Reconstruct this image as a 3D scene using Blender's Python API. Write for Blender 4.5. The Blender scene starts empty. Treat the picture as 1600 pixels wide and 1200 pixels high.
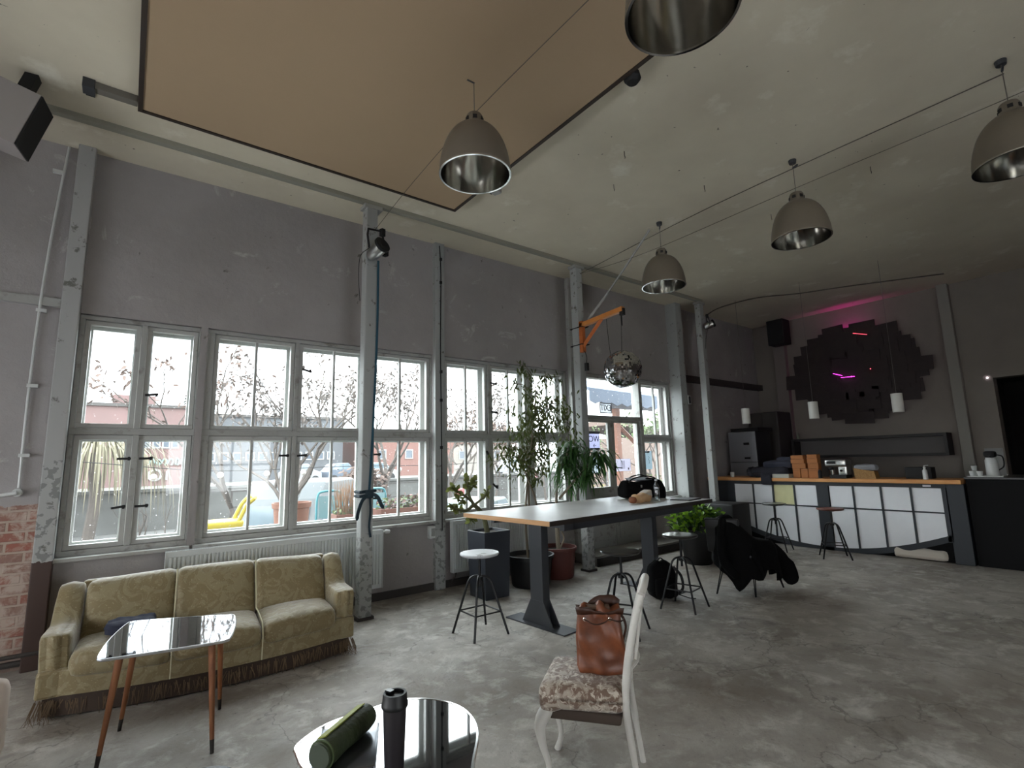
import bpy, math, random
from mathutils import Vector, Matrix, Euler
random.seed(7)
C = bpy.context.scene.collection
PI = math.pi
R = math.radians

# ------------------------------------------------------------------ materials
def lin(r, g, b):
    f = lambda c: (c/255/12.92) if c/255 <= 0.04045 else ((c/255+0.055)/1.055)**2.4
    return (f(r), f(g), f(b), 1)
MATS = {}
def mat(name, rgb, rough=0.6, metal=0.0, var=None, vscale=4.0, vmix=0.5, bump=0.0, bscale=30.0,
        spec=0.5, sheen=0.0, detail=6.0, stretch=None, emit=None, estr=0.0, coat=0.0, thresh=None, alpha=1.0):
    if name in MATS: return MATS[name]
    m = bpy.data.materials.new(name); m.use_nodes = True
    nt = m.node_tree; b = nt.nodes['Principled BSDF']
    b.inputs['Base Color'].default_value = lin(*rgb)
    b.inputs['Roughness'].default_value = rough
    b.inputs['Metallic'].default_value = metal
    b.inputs['Specular IOR Level'].default_value = spec
    b.inputs['Sheen Weight'].default_value = sheen
    b.inputs['Coat Weight'].default_value = coat
    b.inputs['Alpha'].default_value = alpha
    if emit:
        b.inputs['Emission Color'].default_value = lin(*emit); b.inputs['Emission Strength'].default_value = estr
    if var or bump:
        tc = nt.nodes.new('ShaderNodeTexCoord'); mp = nt.nodes.new('ShaderNodeMapping')
        nt.links.new(tc.outputs['Object'], mp.inputs['Vector'])
        if stretch: mp.inputs['Scale'].default_value = stretch
    if var:
        n = nt.nodes.new('ShaderNodeTexNoise'); n.inputs['Scale'].default_value = vscale
        n.inputs['Detail'].default_value = detail; n.inputs['Roughness'].default_value = 0.62
        nt.links.new(mp.outputs['Vector'], n.inputs['Vector'])
        cr = nt.nodes.new('ShaderNodeValToRGB')
        lo, hi = thresh or (0.5-0.25/max(vmix, .05)*0.5, 0.5+0.25/max(vmix, .05)*0.5)
        cr.color_ramp.elements[0].position = max(0, lo); cr.color_ramp.elements[1].position = min(1, hi)
        cr.color_ramp.elements[0].color = lin(*rgb); cr.color_ramp.elements[1].color = lin(*var)
        nt.links.new(n.outputs['Fac'], cr.inputs['Fac'])
        nt.links.new(cr.outputs['Color'], b.inputs['Base Color'])
    if bump:
        n2 = nt.nodes.new('ShaderNodeTexNoise'); n2.inputs['Scale'].default_value = bscale
        n2.inputs['Detail'].default_value = 5
        nt.links.new(mp.outputs['Vector'], n2.inputs['Vector'])
        bp = nt.nodes.new('ShaderNodeBump'); bp.inputs['Strength'].default_value = bump
        bp.inputs['Distance'].default_value = 0.02
        nt.links.new(n2.outputs['Fac'], bp.inputs['Height']); nt.links.new(bp.outputs['Normal'], b.inputs['Normal'])
    MATS[name] = m
    return m

def mix_node(nt, fac, a, b):
    n = nt.nodes.new('ShaderNodeMix'); n.data_type = 'RGBA'
    for sock, v in ((n.inputs[0], fac), (n.inputs[6], a), (n.inputs[7], b)):
        if isinstance(v, (tuple, float, int)): sock.default_value = v
        else: nt.links.new(v, sock)
    return n.outputs[2]

def nz(nt, vec, scale, detail=6, rough=.6, lo=.4, hi=.6, dist=0.0):
    n = nt.nodes.new('ShaderNodeTexNoise'); n.inputs['Scale'].default_value = scale
    n.inputs['Detail'].default_value = detail; n.inputs['Roughness'].default_value = rough
    n.inputs['Distortion'].default_value = dist
    nt.links.new(vec, n.inputs['Vector'])
    r = nt.nodes.new('ShaderNodeMapRange'); r.inputs['From Min'].default_value = lo; r.inputs['From Max'].default_value = hi
    nt.links.new(n.outputs['Fac'], r.inputs['Value'])
    return r.outputs['Result']

def base(name, rough=.7):
    m = bpy.data.materials.new(name); m.use_nodes = True; nt = m.node_tree
    b = nt.nodes['Principled BSDF']; b.inputs['Roughness'].default_value = rough
    tc = nt.nodes.new('ShaderNodeTexCoord')
    MATS[name] = m
    return m, nt, b, tc.outputs['Object']

def sub_range(nt, val, lo, hi):
    r = nt.nodes.new('ShaderNodeMapRange'); r.inputs['From Min'].default_value = lo; r.inputs['From Max'].default_value = hi
    nt.links.new(val, r.inputs['Value']); return r.outputs['Result']
def math_n(nt, op, a, b=None):
    n = nt.nodes.new('ShaderNodeMath'); n.operation = op
    for i, v in enumerate((a, b)):
        if v is None: continue
        if isinstance(v, (int, float)): n.inputs[i].default_value = v
        else: nt.links.new(v, n.inputs[i])
    return n.outputs[0]

# concrete floor: patchy screed with pale scraped islands and dark stains
def mk_floor():
    m, nt, b, v = base('floor_concrete', .62)
    c = mix_node(nt, nz(nt, v, 1.1, 8, .65, .36, .62, .3), lin(136,130,122), lin(176,171,163))
    c = mix_node(nt, nz(nt, v, 4.2, 10, .7, .50, .66, .35), c, lin(198,195,188))
    c = mix_node(nt, nz(nt, v, 2.3, 9, .7, .56, .74, .8), c, lin(104,99,94))
    c = mix_node(nt, math_n(nt, 'MULTIPLY', nz(nt, v, .33, 4, .6, .47, .60), .5), c, lin(112,98,88))
    c = mix_node(nt, nz(nt, v, 26, 6, .7, .62, .72), c, lin(60,56,52))
    # hairline cracks
    vo = nt.nodes.new('ShaderNodeTexVoronoi'); vo.feature = 'DISTANCE_TO_EDGE'; vo.inputs['Scale'].default_value = .55
    w = nt.nodes.new('ShaderNodeTexNoise'); w.inputs['Scale'].default_value = 2.2; w.inputs['Detail'].default_value = 6
    nt.links.new(v, w.inputs['Vector'])
    va = nt.nodes.new('ShaderNodeVectorMath'); va.operation = 'ADD'
    nt.links.new(v, va.inputs[0]); nt.links.new(w.outputs['Color'], va.inputs[1]); nt.links.new(va.outputs[0], vo.inputs['Vector'])
    crack = sub_range(nt, vo.outputs['Distance'], .006, .0)
    c = mix_node(nt, math_n(nt, 'MULTIPLY', crack, .55), c, lin(70,66,62))
    nt.links.new(c, b.inputs['Base Color'])
    rr = nz(nt, v, 3.0, 8, .7, .35, .65)
    r2 = nt.nodes.new('ShaderNodeMapRange'); r2.inputs['To Min'].default_value = .42; r2.inputs['To Max'].default_value = .75
    nt.links.new(rr, r2.inputs['Value']); nt.links.new(r2.outputs['Result'], b.inputs['Roughness'])
    bp = nt.nodes.new('ShaderNodeBump'); bp.inputs['Strength'].default_value = .35; bp.inputs['Distance'].default_value = .012
    nt.links.new(nz(nt, v, 9, 10, .7, .3, .7), bp.inputs['Height']); nt.links.new(bp.outputs['Normal'], b.inputs['Normal'])
    return m
def mk_ceiling():
    m, nt, b, v = base('ceiling_paint', .85)
    c = mix_node(nt, nz(nt, v, .55, 5, .6, .35, .65), lin(218,210,190), lin(202,193,174))
    c = mix_node(nt, nz(nt, v, 1.7, 7, .65, .58, .72), c, lin(230,225,210))
    c = mix_node(nt, nz(nt, v, 17, 3, .5, .74, .78), c, lin(90,84,76))
    nt.links.new(c, b.inputs['Base Color'])
    return m
def mk_plaster():
    # window wall: grey plaster, brick laid bare low on the left where plaster fell off
    m, nt, b, v = base('window_wall_plaster', .85)
    c = mix_node(nt, nz(nt, v, .8, 6, .6, .38, .62), lin(160,155,154), lin(148,143,142))
    c = mix_node(nt, nz(nt, v, 2.6, 8, .7, .60, .68, .7), c, lin(178,174,172))
    c = mix_node(nt, nz(nt, v, 7, 6, .6, .68, .74), c, lin(104,100,96))
    mp = nt.nodes.new('ShaderNodeMapping'); mp.inputs['Rotation'].default_value = (R(-90), 0, 0)
    nt.links.new(v, mp.inputs['Vector'])
    br = nt.nodes.new('ShaderNodeTexBrick'); br.inputs['Scale'].default_value = 1.0
    br.inputs['Brick Width'].default_value = .26; br.inputs['Row Height'].default_value = .088
    br.inputs['Mortar Size'].default_value = .012; br.inputs['Mortar Smooth'].default_value = .4
    br.inputs['Color1'].default_value = lin(150,92,78); br.inputs['Color2'].default_value = lin(132,104,94)
    br.inputs['Mortar'].default_value = lin(168,150,136)
    nt.links.new(mp.outputs['Vector'], br.inputs['Vector'])
    bc = mix_node(nt, nz(nt, v, 5.5, 9, .7, .44, .56, .8), br.outputs['Color'], lin(176,158,146))
    sx = nt.nodes.new('ShaderNodeSeparateXYZ'); nt.links.new(v, sx.inputs[0])
    wob = nt.nodes.new('ShaderNodeTexNoise'); wob.inputs['Scale'].default_value = 7; wob.inputs['Detail'].default_value = 6
    nt.links.new(v, wob.inputs['Vector'])
    z = math_n(nt, 'ADD', sx.outputs['Z'], math_n(nt, 'MULTIPLY', wob.outputs['Fac'], .22))
    mz = math_n(nt, 'LESS_THAN', z, 1.47); mx = math_n(nt, 'LESS_THAN', sx.outputs['X'], -.5)
    mk = math_n(nt, 'MULTIPLY', mz, mx)
    c = mix_node(nt, mk, c, bc)
    nt.links.new(c, b.inputs['Base Color'])
    bp = nt.nodes.new('ShaderNodeBump'); bp.inputs['Strength'].default_value = .5; bp.inputs['Distance'].default_value = .02
    hgt = math_n(nt, 'MULTIPLY', math_n(nt, 'SUBTRACT', 1.0, br.outputs['Fac']), mk)
    hgt = math_n(nt, 'ADD', math_n(nt, 'ADD', hgt, math_n(nt, 'MULTIPLY', mk, -.8)), math_n(nt, 'MULTIPLY', nz(nt, v, 14, 8, .7, .3, .7), .25))
    nt.links.new(hgt, bp.inputs['Height']); nt.links.new(bp.outputs['Normal'], b.inputs['Normal'])
    return m
def mk_worn_post(name, paint=(158,160,158), worn=(96,92,84), zhi=1.75, zlo=.95):
    # painted post whose paint has worn away low down; brown bare base
    m, nt, b, v = base(name, .6)
    sx = nt.nodes.new('ShaderNodeSeparateXYZ'); nt.links.new(v, sx.inputs[0])
    c = mix_node(nt, nz(nt, v, 9, 8, .7, .60, .66), lin(*paint), lin(*worn))
    n = nt.nodes.new('ShaderNodeTexNoise'); n.inputs['Scale'].default_value = 16; n.inputs['Detail'].default_value = 8
    nt.links.new(v, n.inputs['Vector'])
    band = math_n(nt, 'MULTIPLY', math_n(nt, 'LESS_THAN', sx.outputs['Z'], zhi), math_n(nt, 'GREATER_THAN', n.outputs['Fac'], .55))
    c = mix_node(nt, math_n(nt, 'MULTIPLY', band, .55), c, lin(78,84,80))
    zz = math_n(nt, 'ADD', sx.outputs['Z'], math_n(nt, 'MULTIPLY', n.outputs['Fac'], .1))
    c = mix_node(nt, math_n(nt, 'LESS_THAN', zz, zlo), c, lin(64,46,40))
    nt.links.new(c, b.inputs['Base Color'])
    return m
def mk_glass():
    m = bpy.data.materials.new('window_glass'); m.use_nodes = True; nt = m.node_tree
    nt.nodes.remove(nt.nodes['Principled BSDF']); out = nt.nodes['Material Output']
    t = nt.nodes.new('ShaderNodeBsdfTransparent'); t.inputs['Color'].default_value = (.90,.93,.93,1)
    g = nt.nodes.new('ShaderNodeBsdfGlossy'); g.inputs['Roughness'].default_value = .02
    f = nt.nodes.new('ShaderNodeLayerWeight')
    fr = math_n(nt, 'ADD', math_n(nt, 'MULTIPLY', math_n(nt, 'POWER', f.outputs['Facing'], 5), .6), .02)
    mx = nt.nodes.new('ShaderNodeMixShader')
    nt.links.new(fr, mx.inputs[0]); nt.links.new(t.outputs[0], mx.inputs[1]); nt.links.new(g.outputs[0], mx.inputs[2])
    # dried rain specks, plus a faint even veil put in as haze
    tc = nt.nodes.new('ShaderNodeTexCoord')
    d = nt.nodes.new('ShaderNodeBsdfDiffuse'); d.inputs['Color'].default_value = (.85,.85,.84,1)
    tl = nt.nodes.new('ShaderNodeBsdfTranslucent'); tl.inputs['Color'].default_value = (.85,.85,.84,1)
    ad = nt.nodes.new('ShaderNodeMixShader'); ad.inputs[0].default_value = .5
    nt.links.new(d.outputs[0], ad.inputs[1]); nt.links.new(tl.outputs[0], ad.inputs[2])
    sp = nz(nt, tc.outputs['Object'], 38, 2, .5, .70, .74)
    sc = math_n(nt, 'ADD', math_n(nt, 'MULTIPLY', sp, .45), .015)
    m2 = nt.nodes.new('ShaderNodeMixShader')
    nt.links.new(sc, m2.inputs[0]); nt.links.new(mx.outputs[0], m2.inputs[1]); nt.links.new(ad.outputs[0], m2.inputs[2])
    nt.links.new(m2.outputs[0], out.inputs['Surface'])
    MATS['window_glass'] = m
    return m
def mk_clear(name, col, ior=1.45, extra=.06):
    m = bpy.data.materials.new(name); m.use_nodes = True; nt = m.node_tree
    nt.nodes.remove(nt.nodes['Principled BSDF']); out = nt.nodes['Material Output']
    t = nt.nodes.new('ShaderNodeBsdfTransparent'); t.inputs['Color'].default_value = col
    g = nt.nodes.new('ShaderNodeBsdfGlossy'); g.inputs['Roughness'].default_value = .05
    f = nt.nodes.new('ShaderNodeLayerWeight'); fr = math_n(nt, 'MULTIPLY', math_n(nt, 'POWER', f.outputs['Facing'], 3), .7)
    mx = nt.nodes.new('ShaderNodeMixShader')
    nt.links.new(math_n(nt, 'ADD', fr, extra), mx.inputs[0]); nt.links.new(t.outputs[0], mx.inputs[1]); nt.links.new(g.outputs[0], mx.inputs[2])
    nt.links.new(mx.outputs[0], out.inputs['Surface'])
    return m
def mk_wood(name, a, b_, scale=(1,12,12), rough=.5):
    m, nt, b, v = base(name, rough)
    mp = nt.nodes.new('ShaderNodeMapping'); mp.inputs['Scale'].default_value = scale
    nt.links.new(v, mp.inputs['Vector'])
    c = mix_node(nt, nz(nt, mp.outputs['Vector'], 3.0, 8, .65, .3, .7, .5), lin(*a), lin(*b_))
    nt.links.new(c, b.inputs['Base Color'])
    return m
def sheer(m, k=.45):
    # thin leaf or paper: part of the light passes through
    nt = m.node_tree; b = nt.nodes['Principled BSDF']; out = nt.nodes['Material Output']
    t = nt.nodes.new('ShaderNodeBsdfTranslucent'); mx = nt.nodes.new('ShaderNodeMixShader'); mx.inputs[0].default_value = k
    src = b.inputs['Base Color'].links
    if src: nt.links.new(src[0].from_socket, t.inputs['Color'])
    else: t.inputs['Color'].default_value = b.inputs['Base Color'].default_value
    nt.links.new(b.outputs[0], mx.inputs[1]); nt.links.new(t.outputs[0], mx.inputs[2]); nt.links.new(mx.outputs[0], out.inputs['Surface'])
    return m

FLOOR = mk_floor(); CEIL = mk_ceiling(); PLASTER = mk_plaster(); GLASS = mk_glass()
POST = mk_worn_post('painted_post', zhi=.9, zlo=.04); PILASTER = mk_worn_post('worn_pilaster', (160,160,158), (104,104,98), 1.75, .93)
DARKWALL = mat('bar_wall_paint', (140,132,124), .85, var=(128,120,114), vscale=1.2, vmix=.6)
FRAME = mat('window_frame_paint', (158,158,154), .5, var=(118,114,108), vscale=7, vmix=.5, thresh=(.56,.72), bump=.1, bscale=40)
SASH = mat('window_sash_paint', (172,172,168), .45, var=(128,124,116), vscale=8, thresh=(.60,.74))
OUTFRAME = mat('outer_sash_white', (225,225,222), .5)
WHITE = mat('white_enamel', (206,208,206), .35, var=(192,194,192), vscale=2)
RADW = mat('radiator_enamel', (196,200,200), .35)
BLACKM = mat('black_metal', (22,22,24), .38, metal=.3)
BLACKF = mat('black_fabric', (9,9,10), .95, sheen=.0, spec=.15, bump=.2, bscale=22)
BLACKG = mat('black_gloss', (8,9,12), .03, spec=.9, coat=1.0)
BLACKG.node_tree.nodes['Principled BSDF'].inputs['Coat IOR'].default_value = 2.1
DARKGREY = mat('dark_grey_paint', (52,54,58), .5)
CHARCOAL = mat('charcoal_planter', (46,50,58), .45)
STEEL = mat('brushed_steel', (190,190,188), .3, metal=1.0)
LAMPIN = mat('lamp_reflector_aluminium', (215,212,206), .14, metal=1.0, var=(180,178,172), vscale=3)
LAMPOUT = mat('lamp_grey_enamel', (116,107,94), .45, var=(104,96,84), vscale=3)
CHROME = mat('chrome', (220,220,220), .1, metal=1.0)
SCREENB = mat('ceiling_panel_beige', (176,153,125), .9, var=(168,146,119), vscale=.6)
SCREENF = mat('ceiling_panel_dark_wood', (44,32,24), .5)
def mk_sofa():
    m, nt, b, v = base('sofa_damask', .62)
    n = nz(nt, v, 7, 3, .5, .47, .55, 2.2)
    c = mix_node(nt, n, lin(128,113,80), lin(141,129,98))
    c = mix_node(nt, nz(nt, v, 75, 2, .5, .62, .72), c, lin(160,149,118))
    nt.links.new(c, b.inputs['Base Color']); b.inputs['Sheen Weight'].default_value = .5; b.inputs['Sheen Roughness'].default_value = .4
    bp = nt.nodes.new('ShaderNodeBump'); bp.inputs['Strength'].default_value = .3; bp.inputs['Distance'].default_value = .006
    nt.links.new(n, bp.inputs['Height']); nt.links.new(bp.outputs['Normal'], b.inputs['Normal'])
    return m
SOFA = mk_sofa()
SOFASK = mat('sofa_skirt_brown', (70,56,46), .9, var=(56,44,38), vscale=9)
WOODLEG = mk_wood('teak_leg', (120,72,44), (150,96,58), (12,12,1))
OAK = mk_wood('counter_wood', (196,132,72), (222,164,102), (10,1,10))
PLYTOP = mat('pale_table_laminate', (214,213,212), .38, var=(196,194,192), vscale=2.2, vmix=.5)
PLYEDGE = mk_wood('plywood_edge', (206,160,112), (186,138,92), (1,1,30))
LEATHER = mat('brown_leather', (134,76,47), .42, var=(88,46,28), vscale=9, vmix=.6, bump=.15, bscale=18)
LEATHERD = mat('dark_leather', (62,34,22), .45)
def mk_floral():
    m, nt, b, v = base('floral_upholstery', .75)
    c = mix_node(nt, nz(nt, v, 13, 5, .6, .44, .52, 1.5), lin(168,156,142), lin(112,90,76))
    c = mix_node(nt, nz(nt, v, 30, 4, .6, .54, .60, 1.0), c, lin(196,186,172))
    nt.links.new(c, b.inputs['Base Color']); b.inputs['Sheen Weight'].default_value = .3
    return m
FLORAL = mk_floral()
CHAIRW = mat('chair_white_paint', (205,202,196), .4, var=(170,165,156), vscale=12, thresh=(.6,.7))
MARBLE = mat('worn_white_seat', (206,208,212), .35, var=(120,120,124), vscale=7, thresh=(.56,.62))
SEATD = mat('dark_stool_seat', (40,38,38), .28, coat=.6)
SEATR = mat('red_brown_seat', (120,72,62), .4)
PANELW = mat('bar_panel_white', (240,242,246), .55, var=(228,230,234), vscale=1.3)
PANELY = mat('bar_panel_yellow', (232,228,178), .5, var=(214,210,158), vscale=5)  # glow of a lamp on one panel, put into the yellow
BARBODY = mat('bar_blue_black', (44,48,54), .55)
BARSIDE = mat('bar_side_black', (10,10,12), .7, spec=.2)
LEAFD = mat('leaf_dark_green', (46,70,38), .45, var=(70,98,48), vscale=9)
LEAFO = mat('leaf_olive', (92,102,48), .5, var=(120,124,70), vscale=9)
LEAFB = mat('leaf_bright', (138,172,48), .45, var=(96,140,44), vscale=10)
LEAFL = mat('leaf_strap_green', (72,112,54), .42, var=(50,88,44), vscale=8)
SUCC = mat('succulent_stem', (88,84,62), .7, var=(104,108,74), vscale=12)
BARK = mat('bark', (64,58,54), .9, var=(82,74,68), vscale=14)
BARKP = mat('pale_stem', (150,140,122), .8)
SOIL = mat('soil', (40,32,26), .95)
POTB = mat('black_pot', (20,20,22), .5)
POTR = mat('red_clay_pot', (88,42,36), .55)
TERRA = mat('terracotta', (122,80,60), .75, var=(110,70,54), vscale=8)
ORANGE = mat('orange_wood', (198,112,56), .5, var=(176,92,46), vscale=6)
PAPER = mat('paper', (226,226,234), .8)
for q_ in (LEAFD, LEAFO, LEAFB, LEAFL): sheer(q_, .4)
INK = mat('ink_black', (18,18,20), .7)
CARD = mat('cardboard', (172,112,66), .8)
TRIMD = mat('dark_trim', (58,54,52), .7)
BLUE = mat('blue_strap_cloth', (30,74,92), .7)

# ------------------------------------------------------------------ mesh tools
class MB:
    def __init__(s): s.v = []; s.f = []
    def add(s, vs, fs):
        o = len(s.v); s.v += [tuple(p) for p in vs]; s.f += [tuple(i+o for i in f) for f in fs]; return s
    def box(s, x0, x1, y0, y1, z0, z1, M=None):
        vs = [Vector((x, y, z)) for x in (x0, x1) for y in (y0, y1) for z in (z0, z1)]
        if M: vs = [M @ p for p in vs]
        return s.add(vs, [(0,1,3,2),(4,6,7,5),(0,4,5,1),(2,3,7,6),(0,2,6,4),(1,5,7,3)])
    def cbox(s, c, size, rot=(0,0,0)):
        M = Matrix.Translation(c) @ Euler(rot).to_matrix().to_4x4()
        a, b, d = (q/2 for q in size)
        return s.box(-a, a, -b, b, -d, d, M)
    def rbox(s, c, size, r=.03, n=6, fn=None, rot=(0,0,0)):
        # rounded box, optional point deformation fn(local unit coords, point)
        h = [q/2 for q in size]; r = min(r, *h); idx = {}; vs = []; fs = []
        M = Matrix.Translation(c) @ Euler(rot).to_matrix().to_4x4()
        rng = []
        for k in range(3):
            inner = h[k]-r
            base_ = [-h[k], -h[k]+r*.3, -inner] if r > 1e-6 else [-h[k]]
            mid = [-inner+2*inner*i/n for i in range(1, n)]
            rng.append(base_+mid+[-q for q in reversed(base_)])
        def vid(p):
            key = tuple(round(q, 6) for q in p)
            if key not in idx:
                P = Vector(p); I = Vector([max(-(h[k]-r), min(h[k]-r, p[k])) for k in range(3)])
                d = P-I
                Q = I+d.normalized()*r if d.length > 1e-9 else P
                if fn: Q = fn(Vector([Q[k]/h[k] for k in range(3)]), Q)
                idx[key] = len(vs); vs.append(M @ Q)
            return idx[key]
        for ax in range(3):
            a, b = [(1,2),(2,0),(0,1)][ax]
            for sg in (-1, 1):
                for i in range(len(rng[a])-1):
                    for j in range(len(rng[b])-1):
                        q = []
                        for (u, w) in ((i,j),(i+1,j),(i+1,j+1),(i,j+1)):
                            p = [0,0,0]; p[ax] = sg*h[ax]; p[a] = rng[a][u]; p[b] = rng[b][w]; q.append(vid(p))
                        if sg < 0: q.reverse()
                        fs.append(tuple(q))
        return s.add(vs, fs)
    def tube(s, pts, r, seg=8, caps=True, squash=None):
        pts = [Vector(p) for p in pts]; n = len(pts)
        rs = r if isinstance(r, (list, tuple)) else [r]*n
        vs = []; fs = []
        t0 = (pts[1]-pts[0]).normalized()
        up = Vector((0,0,1)) if abs(t0.z) < .9 else Vector((1,0,0))
        a = t0.cross(up).normalized(); b = a.cross(t0).normalized()
        for i in range(n):
            if i == 0: t = pts[1]-pts[0]
            elif i == n-1: t = pts[-1]-pts[-2]
            else: t = (pts[i+1]-pts[i]).normalized()+(pts[i]-pts[i-1]).normalized()
            t.normalize()
            a = (a-t*a.dot(t))
            if a.length < 1e-6: a = t.orthogonal()
            a.normalize(); b = t.cross(a)
            for k in range(seg):
                an = 2*PI*k/seg
                vs.append(pts[i]+a*math.cos(an)*rs[i]*(squash or 1)+b*math.sin(an)*rs[i])
        for i in range(n-1):
            for k in range(seg):
                k2 = (k+1) % seg
                fs.append((i*seg+k, i*seg+k2, (i+1)*seg+k2, (i+1)*seg+k))
        if caps: fs.append(tuple(reversed(range(seg)))); fs.append(tuple((n-1)*seg+k for k in range(seg)))
        return s.add(vs, fs)
    def lathe(s, prof, c=(0,0,0), seg=32, M=None, close=False):
        vs = []; fs = []; n = len(prof)
        for (r, z) in prof:
            for k in range(seg):
                a = 2*PI*k/seg; p = Vector((r*math.cos(a), r*math.sin(a), z))
                vs.append((M @ p if M else p)+Vector(c))
        for i in range(n-1):
            for k in range(seg):
                k2 = (k+1) % seg; fs.append((i*seg+k, i*seg+k2, (i+1)*seg+k2, (i+1)*seg+k))
        if close:
            fs.append(tuple(reversed(range(seg)))); fs.append(tuple((n-1)*seg+k for k in range(seg)))
        return s.add(vs, fs)
    def prism(s, poly, a0, a1, axis='z'):
        n = len(poly)
        def P(u, w, t): return {'z': (u, w, t), 'y': (u, t, w), 'x': (t, u, w)}[axis]
        vs = [P(u, w, a0) for u, w in poly]+[P(u, w, a1) for u, w in poly]
        fs = [tuple(reversed(range(n))), tuple(range(n, 2*n))]+[(i, (i+1) % n, n+(i+1) % n, n+i) for i in range(n)]
        return s.add(vs, fs)
    def plate(s, x0, x1, z0, z1, rows, y0, y1):
        # slab in the xz plane with rows of openings: rows = [(za, zb, [(xa, xb), ...]), ...]
        z = z0
        for za, zb, hs in sorted(rows):
            if za > z+1e-4: s.box(x0, x1, y0, y1, z, za)
            x = x0
            for xa, xb in hs:
                if xa > x+1e-4: s.box(x, xa, y0, y1, za, zb)
                x = xb
            if x1 > x+1e-4: s.box(x, x1, y0, y1, za, zb)
            z = zb
        if z1 > z+1e-4: s.box(x0, x1, y0, y1, z, z1)
        return s
    def leaf(s, p, d, L, W, droop=.2, nrm=None):
        p = Vector(p); d = Vector(d).normalized(); up = nrm or Vector((random.uniform(-1,1), random.uniform(-1,1), random.uniform(.2,1)))
        a = d.cross(up)
        if a.length < 1e-3: a = d.orthogonal()
        a.normalize(); dn = Vector((0,0,-1))
        m1 = p+d*L*.35+dn*droop*L*.1; m2 = p+d*L*.72+dn*droop*L*.4; t = p+d*L+dn*droop*L
        return s.add([p, m1+a*W*.5, m1-a*W*.5, m2+a*W*.38, m2-a*W*.38, t], [(0,1,2),(1,3,4,2),(3,5,4)])
    def strap(s, p, d, L, W, droop, n=6):
        p = Vector(p); d = Vector(d).normalized(); a = d.cross(Vector((0,0,1)))
        if a.length < .05: a = Vector((random.uniform(-1,1), random.uniform(-1,1), 0))
        a.normalize(); vs = []; fs = []; q = p.copy(); dd = d.copy()
        for i in range(n+1):
            w = W*(.5+.5*math.sin(PI*min(1, (i+1.0)/n*.75)))*(1-(i/n)**3)
            vs += [q+a*w/2, q-a*w/2]
            dd = (dd+Vector((0,0,-1))*droop/n*2).normalized(); q = q+dd*L/n
        for i in range(n): fs.append((2*i, 2*i+1, 2*i+3, 2*i+2))
        return s.add(vs, fs)
    def build(s, name, m, parent=None, smooth=False, world=False, bevel=0, angle=40, loc=None):
        me = bpy.data.meshes.new(name)
        off = Vector(parent.location) if (parent and world) else Vector(loc) if loc else Vector((0,0,0))
        me.from_pydata([tuple(Vector(p)-off) for p in s.v], [], s.f); me.materials.append(m); me.update()
        o = bpy.data.objects.new(name, me); C.objects.link(o)
        if parent: o.parent = parent
        elif loc: o.location = loc
        if smooth:
            for p in me.polygons: p.use_smooth = True
            me.set_sharp_from_angle(angle=R(angle))
        if bevel:
            b = o.modifiers.new('bevel', 'BEVEL'); b.width = bevel; b.segments = 2; b.limit_method = 'ANGLE'; b.angle_limit = R(35)
        return o

def tag(o, label, cat, group=None, kind=None):
    if label: o['label'] = label
    if cat: o['category'] = cat
    if group: o['group'] = group
    if kind: o['kind'] = kind
    return o
def thing(name, label, cat, loc=(0,0,0), rz=0, group=None, kind=None):
    o = bpy.data.objects.new(name, None); C.objects.link(o); o.location = loc; o.rotation_euler = (0,0,rz)
    o.empty_display_size = .1
    return tag(o, label, cat, group, kind)
def struct(o): o['kind'] = 'structure'; return o
def dup(root, loc, rz=0, label=None):
    def cp(o, par):
        c = o.copy(); C.objects.link(c); c.parent = par
        for ch in [q for q in bpy.data.objects if q.parent == o and q is not c]: cp(ch, c)
        return c
    kids = [q for q in bpy.data.objects if q.parent == root]
    r = root.copy(); C.objects.link(r); r.location = loc; r.rotation_euler = (0,0,rz)
    if label: r['label'] = label
    for k in kids: cp(k, r)
    return r
def one(mb, name, m, label, cat, loc, group=None, kind=None, **kw):
    # a thing that is a single mesh given in world coordinates
    return tag(mb.build(name, m, loc=loc, **kw), label, cat, group, kind)
def arc(p0, p1, p2, n=8):
    p0, p1, p2 = Vector(p0), Vector(p1), Vector(p2)
    return [(p0*(1-t)**2+p1*2*t*(1-t)+p2*t*t) for t in [i/n for i in range(n+1)]]
def smooth_path(pts, n=5):
    P = [Vector(p) for p in pts]; P = [P[0]*2-P[1]]+P+[P[-1]*2-P[-2]]; out = []
    for i in range(1, len(P)-2):
        for k in range(n):
            t = k/n
            out.append(.5*((2*P[i])+(-P[i-1]+P[i+1])*t+(2*P[i-1]-5*P[i]+4*P[i+1]-P[i+2])*t*t+(-P[i-1]+3*P[i]-3*P[i+1]+P[i+2])*t**3))
    out.append(P[-2]); return out

WY = 6.2; HC = 4.8; XE = 12.4; XW = -3.6; YS = -4.5
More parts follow.
